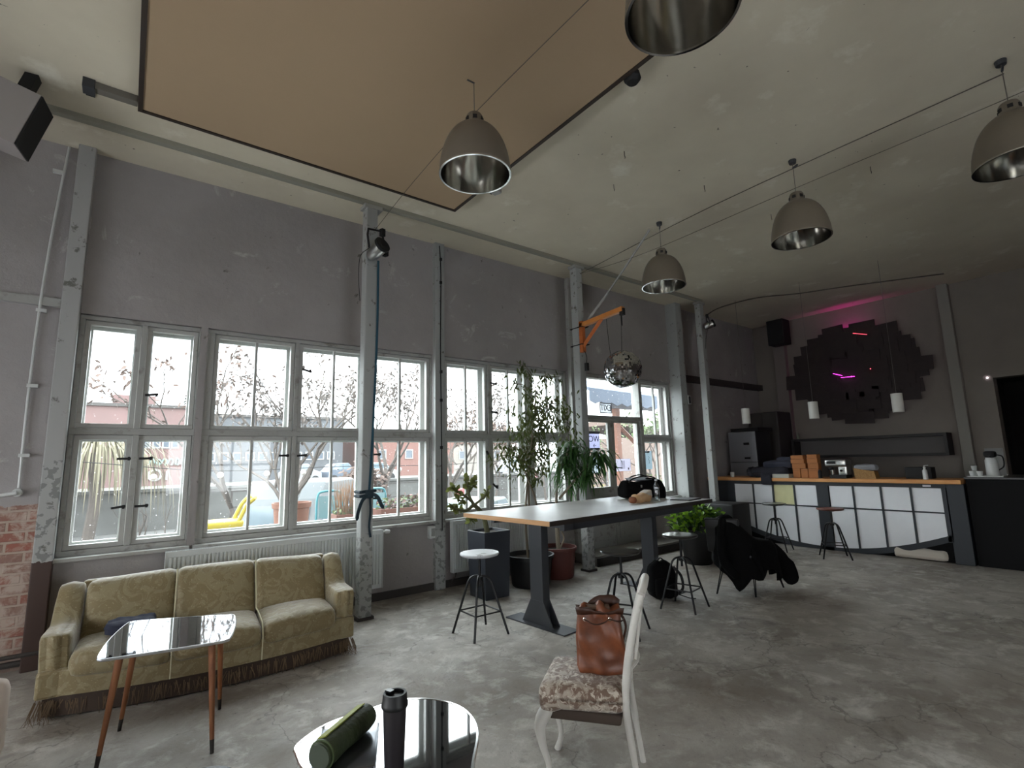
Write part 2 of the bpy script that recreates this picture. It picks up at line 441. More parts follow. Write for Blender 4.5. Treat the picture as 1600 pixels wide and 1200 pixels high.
# ------------------------------------------------------------------ the room
struct(MB().box(XW-.3, XE+2.2, YS-.3, WY+.3, -.2, 0).build('floor', FLOOR))
struct(MB().box(XW-.3, XE+.3, YS-.3, WY+.3, HC, HC+.25).build('ceiling', CEIL))
w = MB()
TW = 3.15
w.box(XW-.3, XE+.3, WY, 6.5, TW, HC)
w.box(XW-.3, -.45, WY, 6.5, 0, TW)
w.box(-.45, 5.92, WY, 6.5, 0, .88)
w.box(.545, .61, WY, 6.5, .88, TW)
w.box(3.33, 3.49, WY, 6.5, .88, TW)
w.box(5.92, 6.28, WY, 6.5, 0, TW)
w.box(7.84, 8.80, WY, 6.5, 0, .90)
w.box(8.80, XE+.3, WY, 6.5, 0, TW)
struct(w.build('wall_north', PLASTER))
w = MB()
DY0, DY1, DZ = .25, 1.93, 2.92
w.box(XE, XE+.3, DY1, WY+.3, 0, HC).box(XE, XE+.3, YS-.3, DY0, 0, HC).box(XE, XE+.3, DY0, DY1, DZ, HC)
struct(w.build('wall_east', DARKWALL))
w = MB()   # back room behind the doorway, its darkness put into black walls
w.box(XE+.3, XE+2.2, DY0-.3, DY0-.2, 0, 3.1).box(XE+.3, XE+2.2, DY1+.2, DY1+.3, 0, 3.1).box(XE+2.1, XE+2.2, DY0-.2, DY1+.2, 0, 3.1).box(XE+.3, XE+2.2, DY0-.3, DY1+.3, 3.0, 3.1)
struct(w.build('wall_back_room', mat('back_room_black', (24,22,22), .9)))
w = MB()
FILL_WIN_W = [(-2.6, -0.2), (1.6, 5.2)]  # unseen openings, placed and sized for the fill light they admit
w.box(XW-.3, XW, YS-.3, WY, 0, .9).box(XW-.3, XW, YS-.3, WY, 2.15, HC)
yy = YS-.3
for a, b in FILL_WIN_W+[(WY, WY)]:
    w.box(XW-.3, XW, yy, a, .9, 2.15); yy = b
struct(w.build('wall_west', DARKWALL))
w = MB()
FILL_WIN_S = [(0.9, 3.6)]  # unseen opening, sized to bring fill light from behind
w.box(XW-.3, XE+.3, YS-.3, YS, 0, .9).box(XW-.3, XE+.3, YS-.3, YS, 2.5, HC)
xx = XW-.3
for a, b in FILL_WIN_S+[(XE+.3, XE+.3)]:
    w.box(xx, a, YS-.3, YS, .9, 2.5); xx = b
struct(w.build('wall_south', DARKWALL))
# frames of the unseen windows added behind the viewpoint for fill light
for i, (a, b) in enumerate(FILL_WIN_W):
    t = thing('window_%d' % (10+i), None, None, (XW-.15, a, .9), kind='structure')
    f = MB(); n = 4
    for k in range(n+1): y = (b-a)*k/n; f.box(-.04, .04, max(0, y-.03), min(b-a, y+.03), 0, 1.25)
    for z in (0, .6, 1.19): f.box(-.045, .045, 0, b-a, z, z+.06)
    f.build('window_frame', FRAME, t)
for i, (a, b) in enumerate(FILL_WIN_S):
    t = thing('window_%d' % (20+i), None, None, (a, YS-.15, .9), kind='structure')
    f = MB(); n = 5
    for k in range(n+1): y = (b-a)*k/n; f.box(max(0, y-.03), min(b-a, y+.03), -.04, .04, 0, 1.6)
    for z in (0, .8, 1.54): f.box(0, b-a, -.045, .045, z, z+.06)
    f.build('window_frame', FRAME, t)

# pilasters, posts and rails fixed to the building
n_t = [0]
def trim(mb, m, **kw):
    n_t[0] += 1
    return struct(mb.build('trim_%d' % n_t[0], m, **kw))
trim(MB().box(-.585, -.45, 6.08, 6.3, 0, HC), PILASTER, bevel=.008)           # worn pilaster at the left
trim(MB().box(3.335, 3.485, 6.13, 6.21, 0, HC), POST, bevel=.006)
trim(MB().box(5.93, 6.00, 6.12, 6.21, .0, HC).box(6.06, 6.11, 6.14, 6.21, 0, HC).box(6.19, 6.27, 6.12, 6.21, 0, HC), FRAME, bevel=.005)
trim(MB().box(8.80, 9.00, 5.95, 6.21, 0, HC), POST, bevel=.008)
trim(MB().box(XE-.14, XE+.01, 2.33, 2.50, 0, HC), mat('east_pilaster', (142,138,132), .8), bevel=.008)
trim(MB().box(XE-.14, XE+.01, 5.42, 5.68, 0, HC), mat('east_pilaster_dim', (122,112,108), .8), bevel=.008)  # darker copy of the pilaster paint, dimness put into the colour
trim(MB().box(XW, 9.15, 5.53, 5.60, HC-.05, HC+.01), mat('ceiling_rail', (146,144,132), .6), bevel=.005)   # rail over the columns
trim(MB().box(-1.6, -.585, 6.165, 6.21, 3.17, 3.25), FRAME)
trim(MB().tube(smooth_path([(-3.5,6.12,.06),(-1.2,6.12,.075),(.6,6.14,.06)], 4), .025, 8).tube(smooth_path([(-3.5,6.06,.15),(-1.3,6.07,.145),(.2,6.1,.14)], 4), .018, 8), TRIMD, smooth=True)
trim(MB().box(.6, 5.92, 6.17, 6.21, 0, .09).box(9.0, XE, 6.17, 6.21, 0, .1), TRIMD)
bb = MB().box(XE-.03, XE+.01, DY1+.02, 6.2, 0, .1); struct(bb.build('baseboard_east', TRIMD))
trim(MB().tube([(8.93,6.14,.1),(8.93,6.14,3.2)], .05, 8).box(8.9, XE, 6.08, 6.2, 3.20, 3.33), TRIMD)
# conduit on the left wall
t = thing('wall_conduit', 'thin pale conduit pipe running down the wall left of the worn pilaster', 'pipe', (-.73, 6.17, 0))
MB().tube(smooth_path([(-.66,6.17,4.78),(-.70,6.17,4.1),(-.73,6.165,3.3),(-.74,6.17,2.4),(-.73,6.17,1.52)], 6), .011, 8).build('pipe', WHITE, t, smooth=True, world=True)
for z in (4.5, 3.12, 2.42, 1.8): MB().cbox((-.72, 6.175, z), (.075, .04, .03)).build('clip', WHITE, t, world=True)
vb = MB().lathe([(0,0),(.035,.0),(.035,.05),(0,.05)], seg=16, M=Euler((R(90),0,0)).to_matrix().to_4x4(), c=(-.735,6.2,1.48)).tube([(-.735,6.13,1.48),(-.87,6.13,1.455)], [.02,.014], 10)
vb.build('outlet_box', WHITE, t, world=True, smooth=True)
t = thing('cable_pair', 'dark cables running down the plain pilaster between the two window bays', 'cable', (3.42, 6.1, 0))
MB().tube(smooth_path([(3.40,6.12,4.75),(3.42,6.115,4.3),(3.41,6.115,3.3),(3.42,6.12,2.3),(3.43,6.12,.75)], 5), .007, 6).build('cable', INK, t, world=True)
for z in (4.55, 4.2, 2.9, 2.5, 1.85): MB().cbox((3.42,6.12,z), (.03,.03,.04)).build('clip', INK, t, world=True)
t = thing('wall_socket', 'small white double socket box low on the pilaster below the second window bay', 'socket', (3.32, 6.14, .74))
MB().cbox((3.30,6.17,.74),(.10,.07,.16)).build('housing', WHITE, t, world=True, bevel=.008)
MB().cbox((3.30,6.13,.74),(.05,.02,.1)).build('flap', mat('socket_flap', (150,150,148), .5), t, world=True, bevel=.004)

# ------------------------------------------------------------------ windows
LZ = (.98, 1.945); UZ = (2.10, 3.06)
n_w = [0]
def window(x0, x1, sashes, z0=.885, z1=3.145, catches=(), uz=UZ, lz=LZ):
    n_w[0] += 1
    t = thing('window_%d' % n_w[0], None, None, ((x0+x1)/2, 6.3, z0), kind='structure')
    e = .045
    rows = [(lz[0]-e, lz[1]+e, [(a-e, b+e) for a, b, d in sashes]), (uz[0]-e, uz[1]+e, [(a-e, b+e) for a, b, d in sashes])]
    MB().plate(x0, x1, z0, z1, rows, 6.235, 6.36).build('window_frame', FRAME, t, world=True, bevel=.004)
    rows2 = [(lz[0]+.012, lz[1]-.012, [(a+.012, b-.012) for a, b, d in sashes]), (uz[0]+.012, uz[1]-.012, [(a+.012, b-.012) for a, b, d in sashes])]
    MB().plate(x0, x1, z0, z1, rows2, 6.43, 6.47).build('outer_frame', OUTFRAME, t, world=True)
    MB().box(x0-.02, x1+.02, 6.12, 6.24, z0-.035, z0).build('window_sill', FRAME, t, world=True, bevel=.006)
    for a, b, divs in sashes:
        for (za, zb) in (lz, uz):
            s = MB().plate(a-e+.004, b+e-.004, za-e+.004, zb+e-.004, [(za, zb, [(a, b)])], 6.262, 6.325)
            for d in divs: s.box(d-.014, d+.014, 6.27, 6.318, za, zb)
            so = s.build('sash', SASH, t, world=True, bevel=.003)
            MB().box(a-.005, b+.005, 6.292, 6.296, za-.005, zb+.005).build('pane', GLASS, so, world=False, loc=None)
            pane = bpy.data.objects[-1] if False else None
            hs = MB()
            for (hx, hz, dr) in catches:
                if a-.1 < hx < b+.1 and za-.1 < hz < zb+.1:
                    hs.cbox((hx, 6.245, hz), (.11, .02, .022), (0, R(dr), 0)).cbox((hx+(.04 if hx < (a+b)/2 else .04), 6.255, hz), (.02, .03, .035))
            if hs.v: hs.build('catch', INK, so)
    return t
# panes/catches are children of a sash whose own location is (0,0,0) under the window's empty: shift them
def fix_children():
    for o in bpy.data.objects:
        if o.parent and o.parent.name.split('.')[0] == 'sash':
            top = o.parent.parent
            o.location = -Vector(top.location)
window(-.45, .545, [(-.365, -.01, []), (.128, .487, [])], catches=[(-.02,1.76,0),(.155,1.76,0),(-.03,1.30,-6),(.15,1.30,-2),(.16,2.40,-8)])
window(.61, 3.33, [(.728, 1.475, [1.105]), (1.615, 2.36, [1.99]), (2.515, 3.265, [2.875])], catches=[(1.44,1.77,0),(1.64,1.77,-5),(2.55,1.77,0),(2.55,1.22,6),(1.66,2.78,15)])
window(3.49, 5.92, [(3.598, 4.24, [3.915]), (4.383, 5.01, [4.69]), (5.185, 5.83, [5.50])], catches=[(4.40,2.82,12),(4.41,2.38,12),(4.28,1.75,60),(4.40,1.28,40)])
window(7.88, 8.80, [(7.94, 8.715, [8.33])], uz=(2.085, 3.06), catches=[(7.98, 1.75, 0)])
fix_children()
# double door with transom light
d = thing('door_1', None, None, (7.06, 6.3, 0), kind='structure')
DF = MB().plate(6.28, 7.88, 0, 3.145, [(.02, 2.34, [(6.33, 7.80)]), (2.41, 3.08, [(6.37, 7.80)])], 6.22, 6.37)
DF.build('door_frame', FRAME, d, world=True, bevel=.004)
MB().box(6.365, 7.805, 6.29, 6.294, 2.405, 3.085).build('transom_pane', GLASS, d, world=True)
for (a, b, ga, gb) in ((6.335, 6.995, 6.40, 6.91), (7.0, 7.795, 7.08, 7.73)):
    lf = MB().plate(a, b, .02, 2.335, [(1.15, 2.29, [(ga, gb)])], 6.25, 6.30)
    lf.box(ga, gb, 6.235, 6.25, .25, 1.0)
    lo = lf.build('door_leaf', FRAME, d, world=True, bevel=.004)
    p = MB().box(ga-.005, gb+.005, 6.273, 6.277, 1.145, 2.295).build('pane', GLASS, lo); p.location = -Vector(d.location)
h = MB().cbox((7.04,6.235,1.45),(.035,.02,.22)).tube([(7.04,6.23,1.48),(7.04,6.19,1.48),(7.17,6.19,1.47)], .01, 8).build('door_handle', INK, lo); h.location = -Vector(d.location)
# papers and signs stuck to the outside of the door glass
def text_obj(name, s, size, m, loc, rot, parent=None, ext=.002):
    cu = bpy.data.curves.new(name, 'FONT'); cu.body = s; cu.size = size; cu.extrude = ext; cu.align_x = 'CENTER'; cu.align_y = 'CENTER'
    cu.materials.append(m); tmp = bpy.data.objects.new(name+'_outline', cu); C.objects.link(tmp)
    me = bpy.data.meshes.new_from_object(tmp); bpy.data.objects.remove(tmp); o = bpy.data.objects.new(name, me); C.objects.link(o); o.rotation_euler = rot; o.location = loc
    if not me.materials: me.materials.append(m)
    if parent: o.parent = parent
    return o
OUTW = (R(90), 0, R(180))   # reads from outside, so mirrored from in here
t = thing('exit_sign', 'small framed dark-and-white EXIT sign on the glass above the double door, seen mirrored', 'sign', (6.95, 6.31, 2.56))
MB().box(-.155,.155,.0,.004,-.095,.095).build('sign_plate', sheer(mat('sign_paper', (226,228,232), .8), .6), t)
MB().plate(-.155,.155,-.095,.095,[(-.08,.08,[(-.145,.145)])],-.006,.0).build('sign_border', INK, t)
MB().plate(-.155,.155,-.095,.095,[(-.08,.08,[(-.145,.145)])],.004,.010).build('sign_border', INK, t)
text_obj('sign_lettering', 'EXIT', .165, INK, (0,-.003,.0), OUTW, t, .004).scale = (.84, .95, 1)
t = thing('toilet_sign', 'pale WC paper sign with an arrow and dark tape strips on the left door glass', 'sign', (6.60, 6.30, 1.96))
MB().box(-.135,.135,.0,.003,-.16,.16).build('sheet', sheer(mat('lilac_paper', (206,206,226), .8), .6), t)
MB().box(-.14,.14,-.004,.0,.125,.17).build('tape', INK, t); MB().box(-.13,.13,-.004,.0,-.17,-.125).build('tape', INK, t)
text_obj('sign_lettering', 'WC', .15, INK, (0,-.002,.03), OUTW, t, .002)
text_obj('sign_arrow', '\u2192', .1, INK, (0,-.002,-.085), OUTW, t, .002)
t = thing('paper_notice', 'narrow white paper notice with scribbles below the WC sign', 'notice', (6.60, 6.30, 1.56))
MB().box(-.12,.12,.0,.003,-.155,.155).build('sheet', sheer(mat('white_notice', (222,228,234), .8), .6), t)
g = MB()
for k in range(4): g.tube([(-.02+.02*(k%2),-.003,.02-.045*k),(.02,-.003,.0-.045*k),(-.01,-.003,-.015-.045*k)], .0035, 5)
g.build('handwriting', INK, t)
t = thing('paper_notice', 'wide pale paper notice on the right-hand door glass beside the handle', 'notice', (7.33, 6.30, 1.52))
MB().box(-.21,.21,.0,.003,-.11,.11).build('sheet', sheer(mat('pale_notice', (214,212,222), .8), .6), t)
g = MB()
for k in range(4): g.box(-.06+.03*k,-.052+.03*k,-.004,0,-.07,.08)
g.build('printed_text', mat('print_grey', (120,120,140), .8), t); MB().box(.13,.155,-.004,0,-.09,-.05).build('printed_mark', INK, t)
t = thing('paper_notice', 'faint paper notice behind the narrow side window next to the door', 'notice', (8.10, 6.315, 1.62))
MB().box(-.10,.10,.0,.003,-.20,.15).build('sheet', sheer(mat('faint_notice', (188,200,206), .8), .6), t)
MB().tube(smooth_path([(-.01,-.003,.05),(.02,-.003,.02),(-.01,-.003,-.01),(.02,-.003,-.05),(.0,-.003,-.09)],3), .003, 5).build('handwriting', INK, t)
# dark step / platform at the door
t = thing('door_step', 'low grey platform with a dark front edge running along below the double door', 'step', (7.0, 5.95, 0))
MB().box(5.90, 8.78, 5.70, 6.19, .0, .15).build('step_top', mat('step_concrete', (120,116,110), .6), t, world=True, bevel=.006)
MB().box(5.90, 8.78, 5.675, 5.699, .0, .125).build('step_front', mat('step_front_dark', (38,36,36), .6), t, world=True)
# round ventilation socket and thermostat on the dark wall past the sidelight
t = thing('wall_socket', 'small round white vent disc on the dark wall right of the side window', 'socket', (9.12, 6.19, 3.47))
MB().lathe([(0,0),(.06,0),(.06,.02),(.035,.03),(.03,.015),(0,.015)], seg=20, M=Euler((R(90),0,0)).to_matrix().to_4x4()).build('ring', WHITE, t, smooth=True)
t = thing('wall_thermostat', 'small black wall unit with a thin white frame right of the side window', 'switch', (9.02, 5.935, 2.78))
MB().plate(-.05,.05,-.09,.09,[(-.07,.07,[(-.035,.035)])],-.02,.0).build('frame', WHITE, t)
MB().box(-.035,.035,-.012,.0,-.07,.07).build('face', INK, t)

# ------------------------------------------------------------------ columns
def column(x, y, w_, label, twist=0):
    t = thing('column', label, 'column', (x, y, 0), twist, 'freestanding columns in front of the windows')
    s = MB().box(-w_/2, w_/2, -w_/2, w_/2, .0, HC-.06)
    s.build('post', POST, t, bevel=.012)
    MB().box(-w_/2-.02, w_/2+.02, -w_/2-.015, w_/2+.015, 0, .03).build('base_plate', TRIMD, t)
    MB().box(-w_*.7, w_*.9, -w_*.55, w_*.55, HC-.10, HC-.05).build('capital', FRAME, t, bevel=.005)
    return t
c1 = column(2.16, 5.60, .14, 'scuffed grey column standing behind the right end of the sofa, spotlight at its top')
c2 = column(5.62, 5.60, .14, 'pale column carrying the orange wooden bracket')
c3 = column(9.10, 5.60, .13, 'slim white column next to the left end of the bar')
# strap around column 1
t = thing('knotted_strap', 'dark blue strap hanging down the scuffed column and knotted around it', 'strap', (2.20, 5.5, 1.1))
MB().tube(smooth_path([(2.235,5.515,4.05),(2.235,5.515,3.2),(2.215,5.515,2.4),(2.19,5.512,1.7),(2.17,5.512,1.33)], 5), .015, 6, squash=.4).build('strap', BLUE, t, world=True, smooth=True)
k = MB()
for z in (1.30, 1.345): k.tube([(2.08,5.52,z),(2.16,5.512,z+.01),(2.245,5.52,z+.01),(2.245,5.68,z),(2.075,5.68,z),(2.08,5.52,z)], .018, 6)
k.rbox((2.17,5.50,1.32),(.09,.05,.09),.02,3)
k.tube(smooth_path([(2.16,5.49,1.32),(2.08,5.47,1.26),(2.04,5.48,1.14),(2.03,5.49,1.05)],4), [.022]*12+[.008], 6, squash=.4)
k.tube(smooth_path([(2.18,5.49,1.33),(2.25,5.47,1.29),(2.30,5.48,1.20),(2.33,5.49,1.16)],4), [.022]*12+[.01], 6, squash=.4)
k.tube(smooth_path([(2.17,5.49,1.30),(2.18,5.485,1.15),(2.17,5.49,.98),(2.19,5.5,.86)],4), .014, 6, squash=.4)
k.build('knot', mat('strap_dark', (24,46,58), .7), t, world=True, smooth=True)
# stage spotlights on columns
def spotlight(loc, rz, label, s=1.0, clamp=True):
    t = thing('stage_spotlight', label, 'spotlight', loc, rz, 'stage spotlights clamped to the columns')
    M = Euler((R(68),0,0)).to_matrix().to_4x4()
    b = MB().lathe([(0,-.13*s),(.05*s,-.13*s),(.075*s,-.10*s),(.085*s,.0),(.085*s,.10*s)], seg=24, M=M)
    b.build('housing', STEEL, t, smooth=True)
    MB().lathe([(.086*s,.08*s),(.098*s,.09*s),(.098*s,.12*s),(.07*s,.125*s),(.0,.10*s)], seg=24, M=M).build('lens_hood', INK, t, smooth=True)
    MB().tube([(-.11*s,0,.0),(-.12*s,0.02,.16*s),(-.10*s,.03,.24*s),(.10*s,.03,.28*s),(.12*s,.02,.16*s),(.11*s,0,0)], .013*s, 6, squash=1).build('yoke', INK, t)
    MB().cbox((.10*s,.02,.26*s),(.05*s,.05*s,.09*s)).build('clamp', INK, t); MB().cbox((.13*s,-.0,.0),(.05*s,.06*s,.06*s)).build('side_knob', INK, t)
    MB().tube(smooth_path([(-.10*s,.0,.0),(-.19*s,.05,-.12*s),(-.17*s,.10,-.35*s),(-.13*s,.12,-.62*s)],5), .004, 5).build('cord', INK, t)
    return t
spotlight((2.17, 5.41, 4.13), R(18), 'silver and black spotlight clamped high on the scuffed column above the sofa')
spotlight((9.13, 5.42, 4.24), R(40), 'small dark spotlight high on the slim white column near the bar', .8)

# ------------------------------------------------------------------ ceiling panel and lamps
t = thing('ceiling_panel', 'large beige panel in a thin dark frame mounted under the ceiling', 'panel', (1.44, 2.9, 4.70))
MB().box(-.10, 2.98, .9, 5.0, 4.705, 4.735).build('panel_board', SCREENB, t, world=True)
MB().box(-.135, 3.015, 5.0, 5.035, 4.695, 4.75).box(-.135, 3.015, .865, .9, 4.695, 4.75).box(-.135, -.10, .9, 5.0, 4.695, 4.75).box(2.98, 3.015, .9, 5.0, 4.695, 4.75).build('panel_frame', SCREENF, t, world=True)
MB().box(.3,.36,1.5,1.56,4.75,4.80).box(2.5,2.56,1.5,1.56,4.75,4.80).box(.3,.36,4.5,4.56,4.75,4.80).box(2.5,2.56,4.5,4.56,4.75,4.80).build('spacer', SCREENF, t, world=True)
t = thing('ceiling_bracket', 'grey metal bracket on the ceiling at the left corner of the beige panel', 'bracket', (-.3, 5.0, 4.75))
MB().box(-.44, -.14, 4.97, 5.05, 4.74, 4.80).build('plate', mat('bracket_grey', (110,106,98), .6), t, world=True, bevel=.004)
MB().box(-.50, -.42, 4.95, 5.07, 4.72, 4.80).build('block', DARKGREY, t, world=True, bevel=.004)
MB().box(-.49, -.43, 5.12, 5.18, 4.78, 4.80).build('screw_cap', INK, t, world=True)
t = thing('ceiling_bracket', 'small grey box fixture on the ceiling under the nearest whole dome lamp', 'bracket', (3.12, 4.40, 4.70))
MB().cbox((3.15,4.37,4.72),(.13,.10,.06),(0,0,R(20))).build('housing', FRAME, t, world=True, bevel=.005)
MB().cbox((3.10,4.42,4.74),(.16,.05,.05),(0,0,R(20))).build('arm', DARKGREY, t, world=True)
one(MB().lathe([(0,-.05),(.045,-.045),(.07,-.01),(.06,.04),(0,.06)], seg=14, c=(3.08,2.32,4.72)).box(3.05,3.11,2.29,2.35,4.74,4.8), 'ceiling_sensor', INK, 'black knob-like sensor at the right edge of the beige ceiling panel', 'sensor', (3.08,2.32,4.70), smooth=True)

def dome_lamp(name_label, loc, rz=0, proto=[None]):
    if proto[0]: return dup(proto[0], loc, rz, name_label)
    t = thing('dome_lamp', name_label, 'ceiling lamp', loc, rz, 'grey industrial dome lamps hanging from the ceiling')
    rr = .275; H = .42
    prof = []
    for i in range(15):
        u = i/14; prof.append((rr*(math.cos(u*PI/2)**.80)*.985+.012 if u < 1 else .05, H*math.sin(u*PI/2)**1.08))
    prof = [(max(r_, .055), z) for r_, z in prof]
    MB().lathe([(rr+.008,-.008),(rr+.012,.0)]+prof, seg=48).build('lamp_shade', LAMPOUT, t, smooth=True)
    MB().lathe([(max(r_-.006,.045), z-.006) for r_, z in prof][::-1], seg=48).lathe([(0,H-.03),(.05,H-.03)], seg=20).build('reflector', LAMPIN, t, smooth=True)
    MB().lathe([(rr+.010,-.010),(rr-.004,-.010),(rr-.004,.002),(rr+.010,.002),(rr+.010,-.010)], seg=48).build('rim', CHROME, t, smooth=True)
    MB().lathe([(.052,H-.01),(.068,H+.0),(.068,H+.075),(.055,H+.095),(.02,H+.105),(0,H+.105)], seg=24).build('lamp_cap', LAMPOUT, t, smooth=True)
    v_ = MB()
    for k in range(6):
        a = k*PI/3; v_.cbox((.067*math.cos(a), .067*math.sin(a), H+.04), (.012,.034,.03), (0,0,a))
    v_.build('cap_vent', INK, t)
    MB().lathe([(0,H-.02),(.035,H-.03),(.04,H-.10),(.03,H-.13),(.0,H-.13)], seg=16).build('lamp_socket', mat('bakelite', (40,34,30), .4), t, smooth=True)
    MB().tube([(0,0,H+.10),(0,0,HC-3.9-.03)], .0035, 6).build('hanging_rod', mat('rod_dark', (112,106,96), .5), t)
    MB().lathe([(0,HC-3.9),(.04,HC-3.9),(.035,HC-3.9-.04),(0,HC-3.9-.04)], seg=12).cbox((-.03,0,HC-3.9-.09),(.07,.015,.015)).build('ceiling_hook', DARKGREY, t)
    proto[0] = t
    return t
dome_lamp('grey dome lamp hanging in front of the beige ceiling panel, seen whole', (2.045, 3.10, 3.90))
dome_lamp('grey dome lamp cut off by the top of the view, largest of the dome lamps', (2.10, 1.25, 3.90), .3)
dome_lamp('smallest grey dome lamp, hanging near the column with the orange bracket', (5.55, 3.90, 3.90), .7)
dome_lamp('grey dome lamp in the middle of the right half of the ceiling, bracket above it', (5.54, 2.155, 3.90), 1.1)
dome_lamp('grey dome lamp cut off by the right edge of the view', (5.50, .49, 3.90), .2)
CAB = mat('cable_brown', (92,84,74), .6)
one(MB().tube(smooth_path([(2.18,5.5,4.42),(2.12,4.4,4.46),(2.06,3.1,4.45),(2.08,1.25,4.45),(2.1,-1.0,4.5)],5), .0032, 6), 'lamp_cable', CAB, 'thin cable strung from the sofa column past the two nearer dome lamps', 'cable', (2.1,2.2,4.45))
one(MB().tube(smooth_path([(5.62,5.5,4.60),(5.60,4.8,4.52),(5.56,3.9,4.46),(5.55,2.155,4.48),(5.50,.49,4.46),(5.5,-1.5,4.5)],5), .0032, 6).tube(smooth_path([(5.62,5.5,4.60),(5.7,3.2,4.78),(5.7,.5,4.79)],4), .005, 6), 'lamp_cable', CAB, 'thin cable strung from the bracket column along the row of farther dome lamps', 'cable', (5.55,2.5,4.48))
one(MB().tube(smooth_path([(9.15,5.5,4.45),(9.4,5.3,4.62),(9.9,4.8,4.77),(10.4,4.2,4.785),(10.8,3.4,4.785),(11.5,2.2,4.785)],5), .012, 6), 'ceiling_cable', CAB, 'dark cable running over the ceiling from the slim column towards the bar', 'cable', (9.9,4.8,4.77))
hk = [(3.9,3.1),(4.3,3.6),(5.2,3.0),(6.6,2.9),(6.4,1.7)]
for i, (x, y) in enumerate(hk):
    one(MB().tube([(x,y,HC),(x,y,HC-.05)], .004, 5).tube([(x,y,HC-.05),(x+.012,y,HC-.065),(x+.002,y,HC-.08)], .004, 5), 'ceiling_hook', CAB, 'tiny dark screw hook in the bare ceiling among the lamps', 'hook', (x,y,HC-.04), group='tiny ceiling hooks')

# wooden bracket with mirror ball
t = thing('wooden_bracket', 'orange wooden gallows bracket strapped to the pale column, mirror ball hanging from it', 'bracket', (5.60, 5.5, 3.3))
MB().box(5.565,5.635,5.46,5.53,3.30,3.80).build('upright', ORANGE, t, world=True, bevel=.004)
MB().cbox((5.60,5.09,3.765),(.07,.88,.07),(R(-3.5),0,0)).build('arm', mat('orange_wood_pale', (214,140,72), .5, var=(196,120,58), vscale=6), t, world=True, bevel=.004)
MB().tube([(5.60,5.48,3.40),(5.60,5.07,3.745)], .036, 4).build('brace', ORANGE, t, world=True)
MB().tube([(5.53,5.45,3.70),(5.70,5.45,3.72),(5.70,5.69,3.71),(5.53,5.69,3.70),(5.53,5.45,3.70)], .008, 6).tube([(5.53,5.45,3.42),(5.70,5.45,3.43),(5.70,5.69,3.42),(5.53,5.69,3.42),(5.53,5.45,3.42)], .008, 6).build('strap', INK, t, world=True)
MB().cbox((5.6,4.67,3.75),(.05,.07,.10)).tube([(5.60,4.69,3.72),(5.60,4.69,3.55)], .012, 6).build('hook', INK, t, world=True)
one(MB().tube(smooth_path([(5.6,4.98,3.72),(5.61,4.97,3.45),(5.59,4.93,3.2),(5.6,4.90,3.02)],4), .004, 5).cbox((5.6,4.90,2.99),(.03,.03,.07)), 'pull_cord', INK, 'thin black cord with a plug dangling from the middle of the orange bracket', 'cord', (5.6,4.95,3.3))
one(MB().tube(smooth_path([(5.60,5.46,3.32),(5.6,5.42,3.22),(5.6,5.43,3.12)],4), .006, 5).cbox((5.60,5.43,3.06),(.05,.05,.12)), 'plug_socket', INK, 'black plug socket hanging at the foot of the orange bracket', 'socket', (5.6,5.43,3.1))
t = thing('mirror_ball', 'big mirrored disco ball hanging from the orange bracket', 'mirror ball', (5.60, 4.72, 2.91))
mb = MB(); nr, ns = 30, 60
for i in range(nr):
    a0, a1 = PI*i/nr, PI*(i+1)/nr
    for k_ in range(ns):
        b0, b1 = 2*PI*k_/ns, 2*PI*(k_+1)/ns
        P = [Vector((math.sin(a)*math.cos(b), math.sin(a)*math.sin(b), math.cos(a)))*.27 for a, b in ((a0,b0),(a1,b0),(a1,b1),(a0,b1))]
        cen = sum(P, Vector())/4; tl = Vector((random.gauss(0,.009), random.gauss(0,.009), random.gauss(0,.009)))
        q = [cen+(p-cen)*.94 for p in P]; nrm = cen.normalized()
        q = [p+nrm*((p-cen).dot(tl)/.27*2.2) for p in q]
        mb.add(q, [(0,1,2,3)])
mb.build('mirror_tiles', mat('mirror', (205,206,208), .03, metal=1.0), t)
MB().lathe([(.262*math.sin(PI*i/24), .262*math.cos(PI*i/24)) for i in range(25)], seg=48).build('core', mat('ball_core', (70,70,72), .5), t, smooth=True)
MB().tube([(0,0,.26),(0,-.03,.83)], .004, 5).build('chain', INK, t)
one(MB().tube([(5.60,5.0,4.05),(5.60,5.35,3.80)], .02, 6).tube([(5.6,5.0,4.05),(5.6,4.62,4.35),(5.6,4.1,4.79)], .016, 6), 'stay_rod', FRAME, 'grey slanting rod running from the orange bracket up to the ceiling', 'rod', (5.6,4.8,4.3))

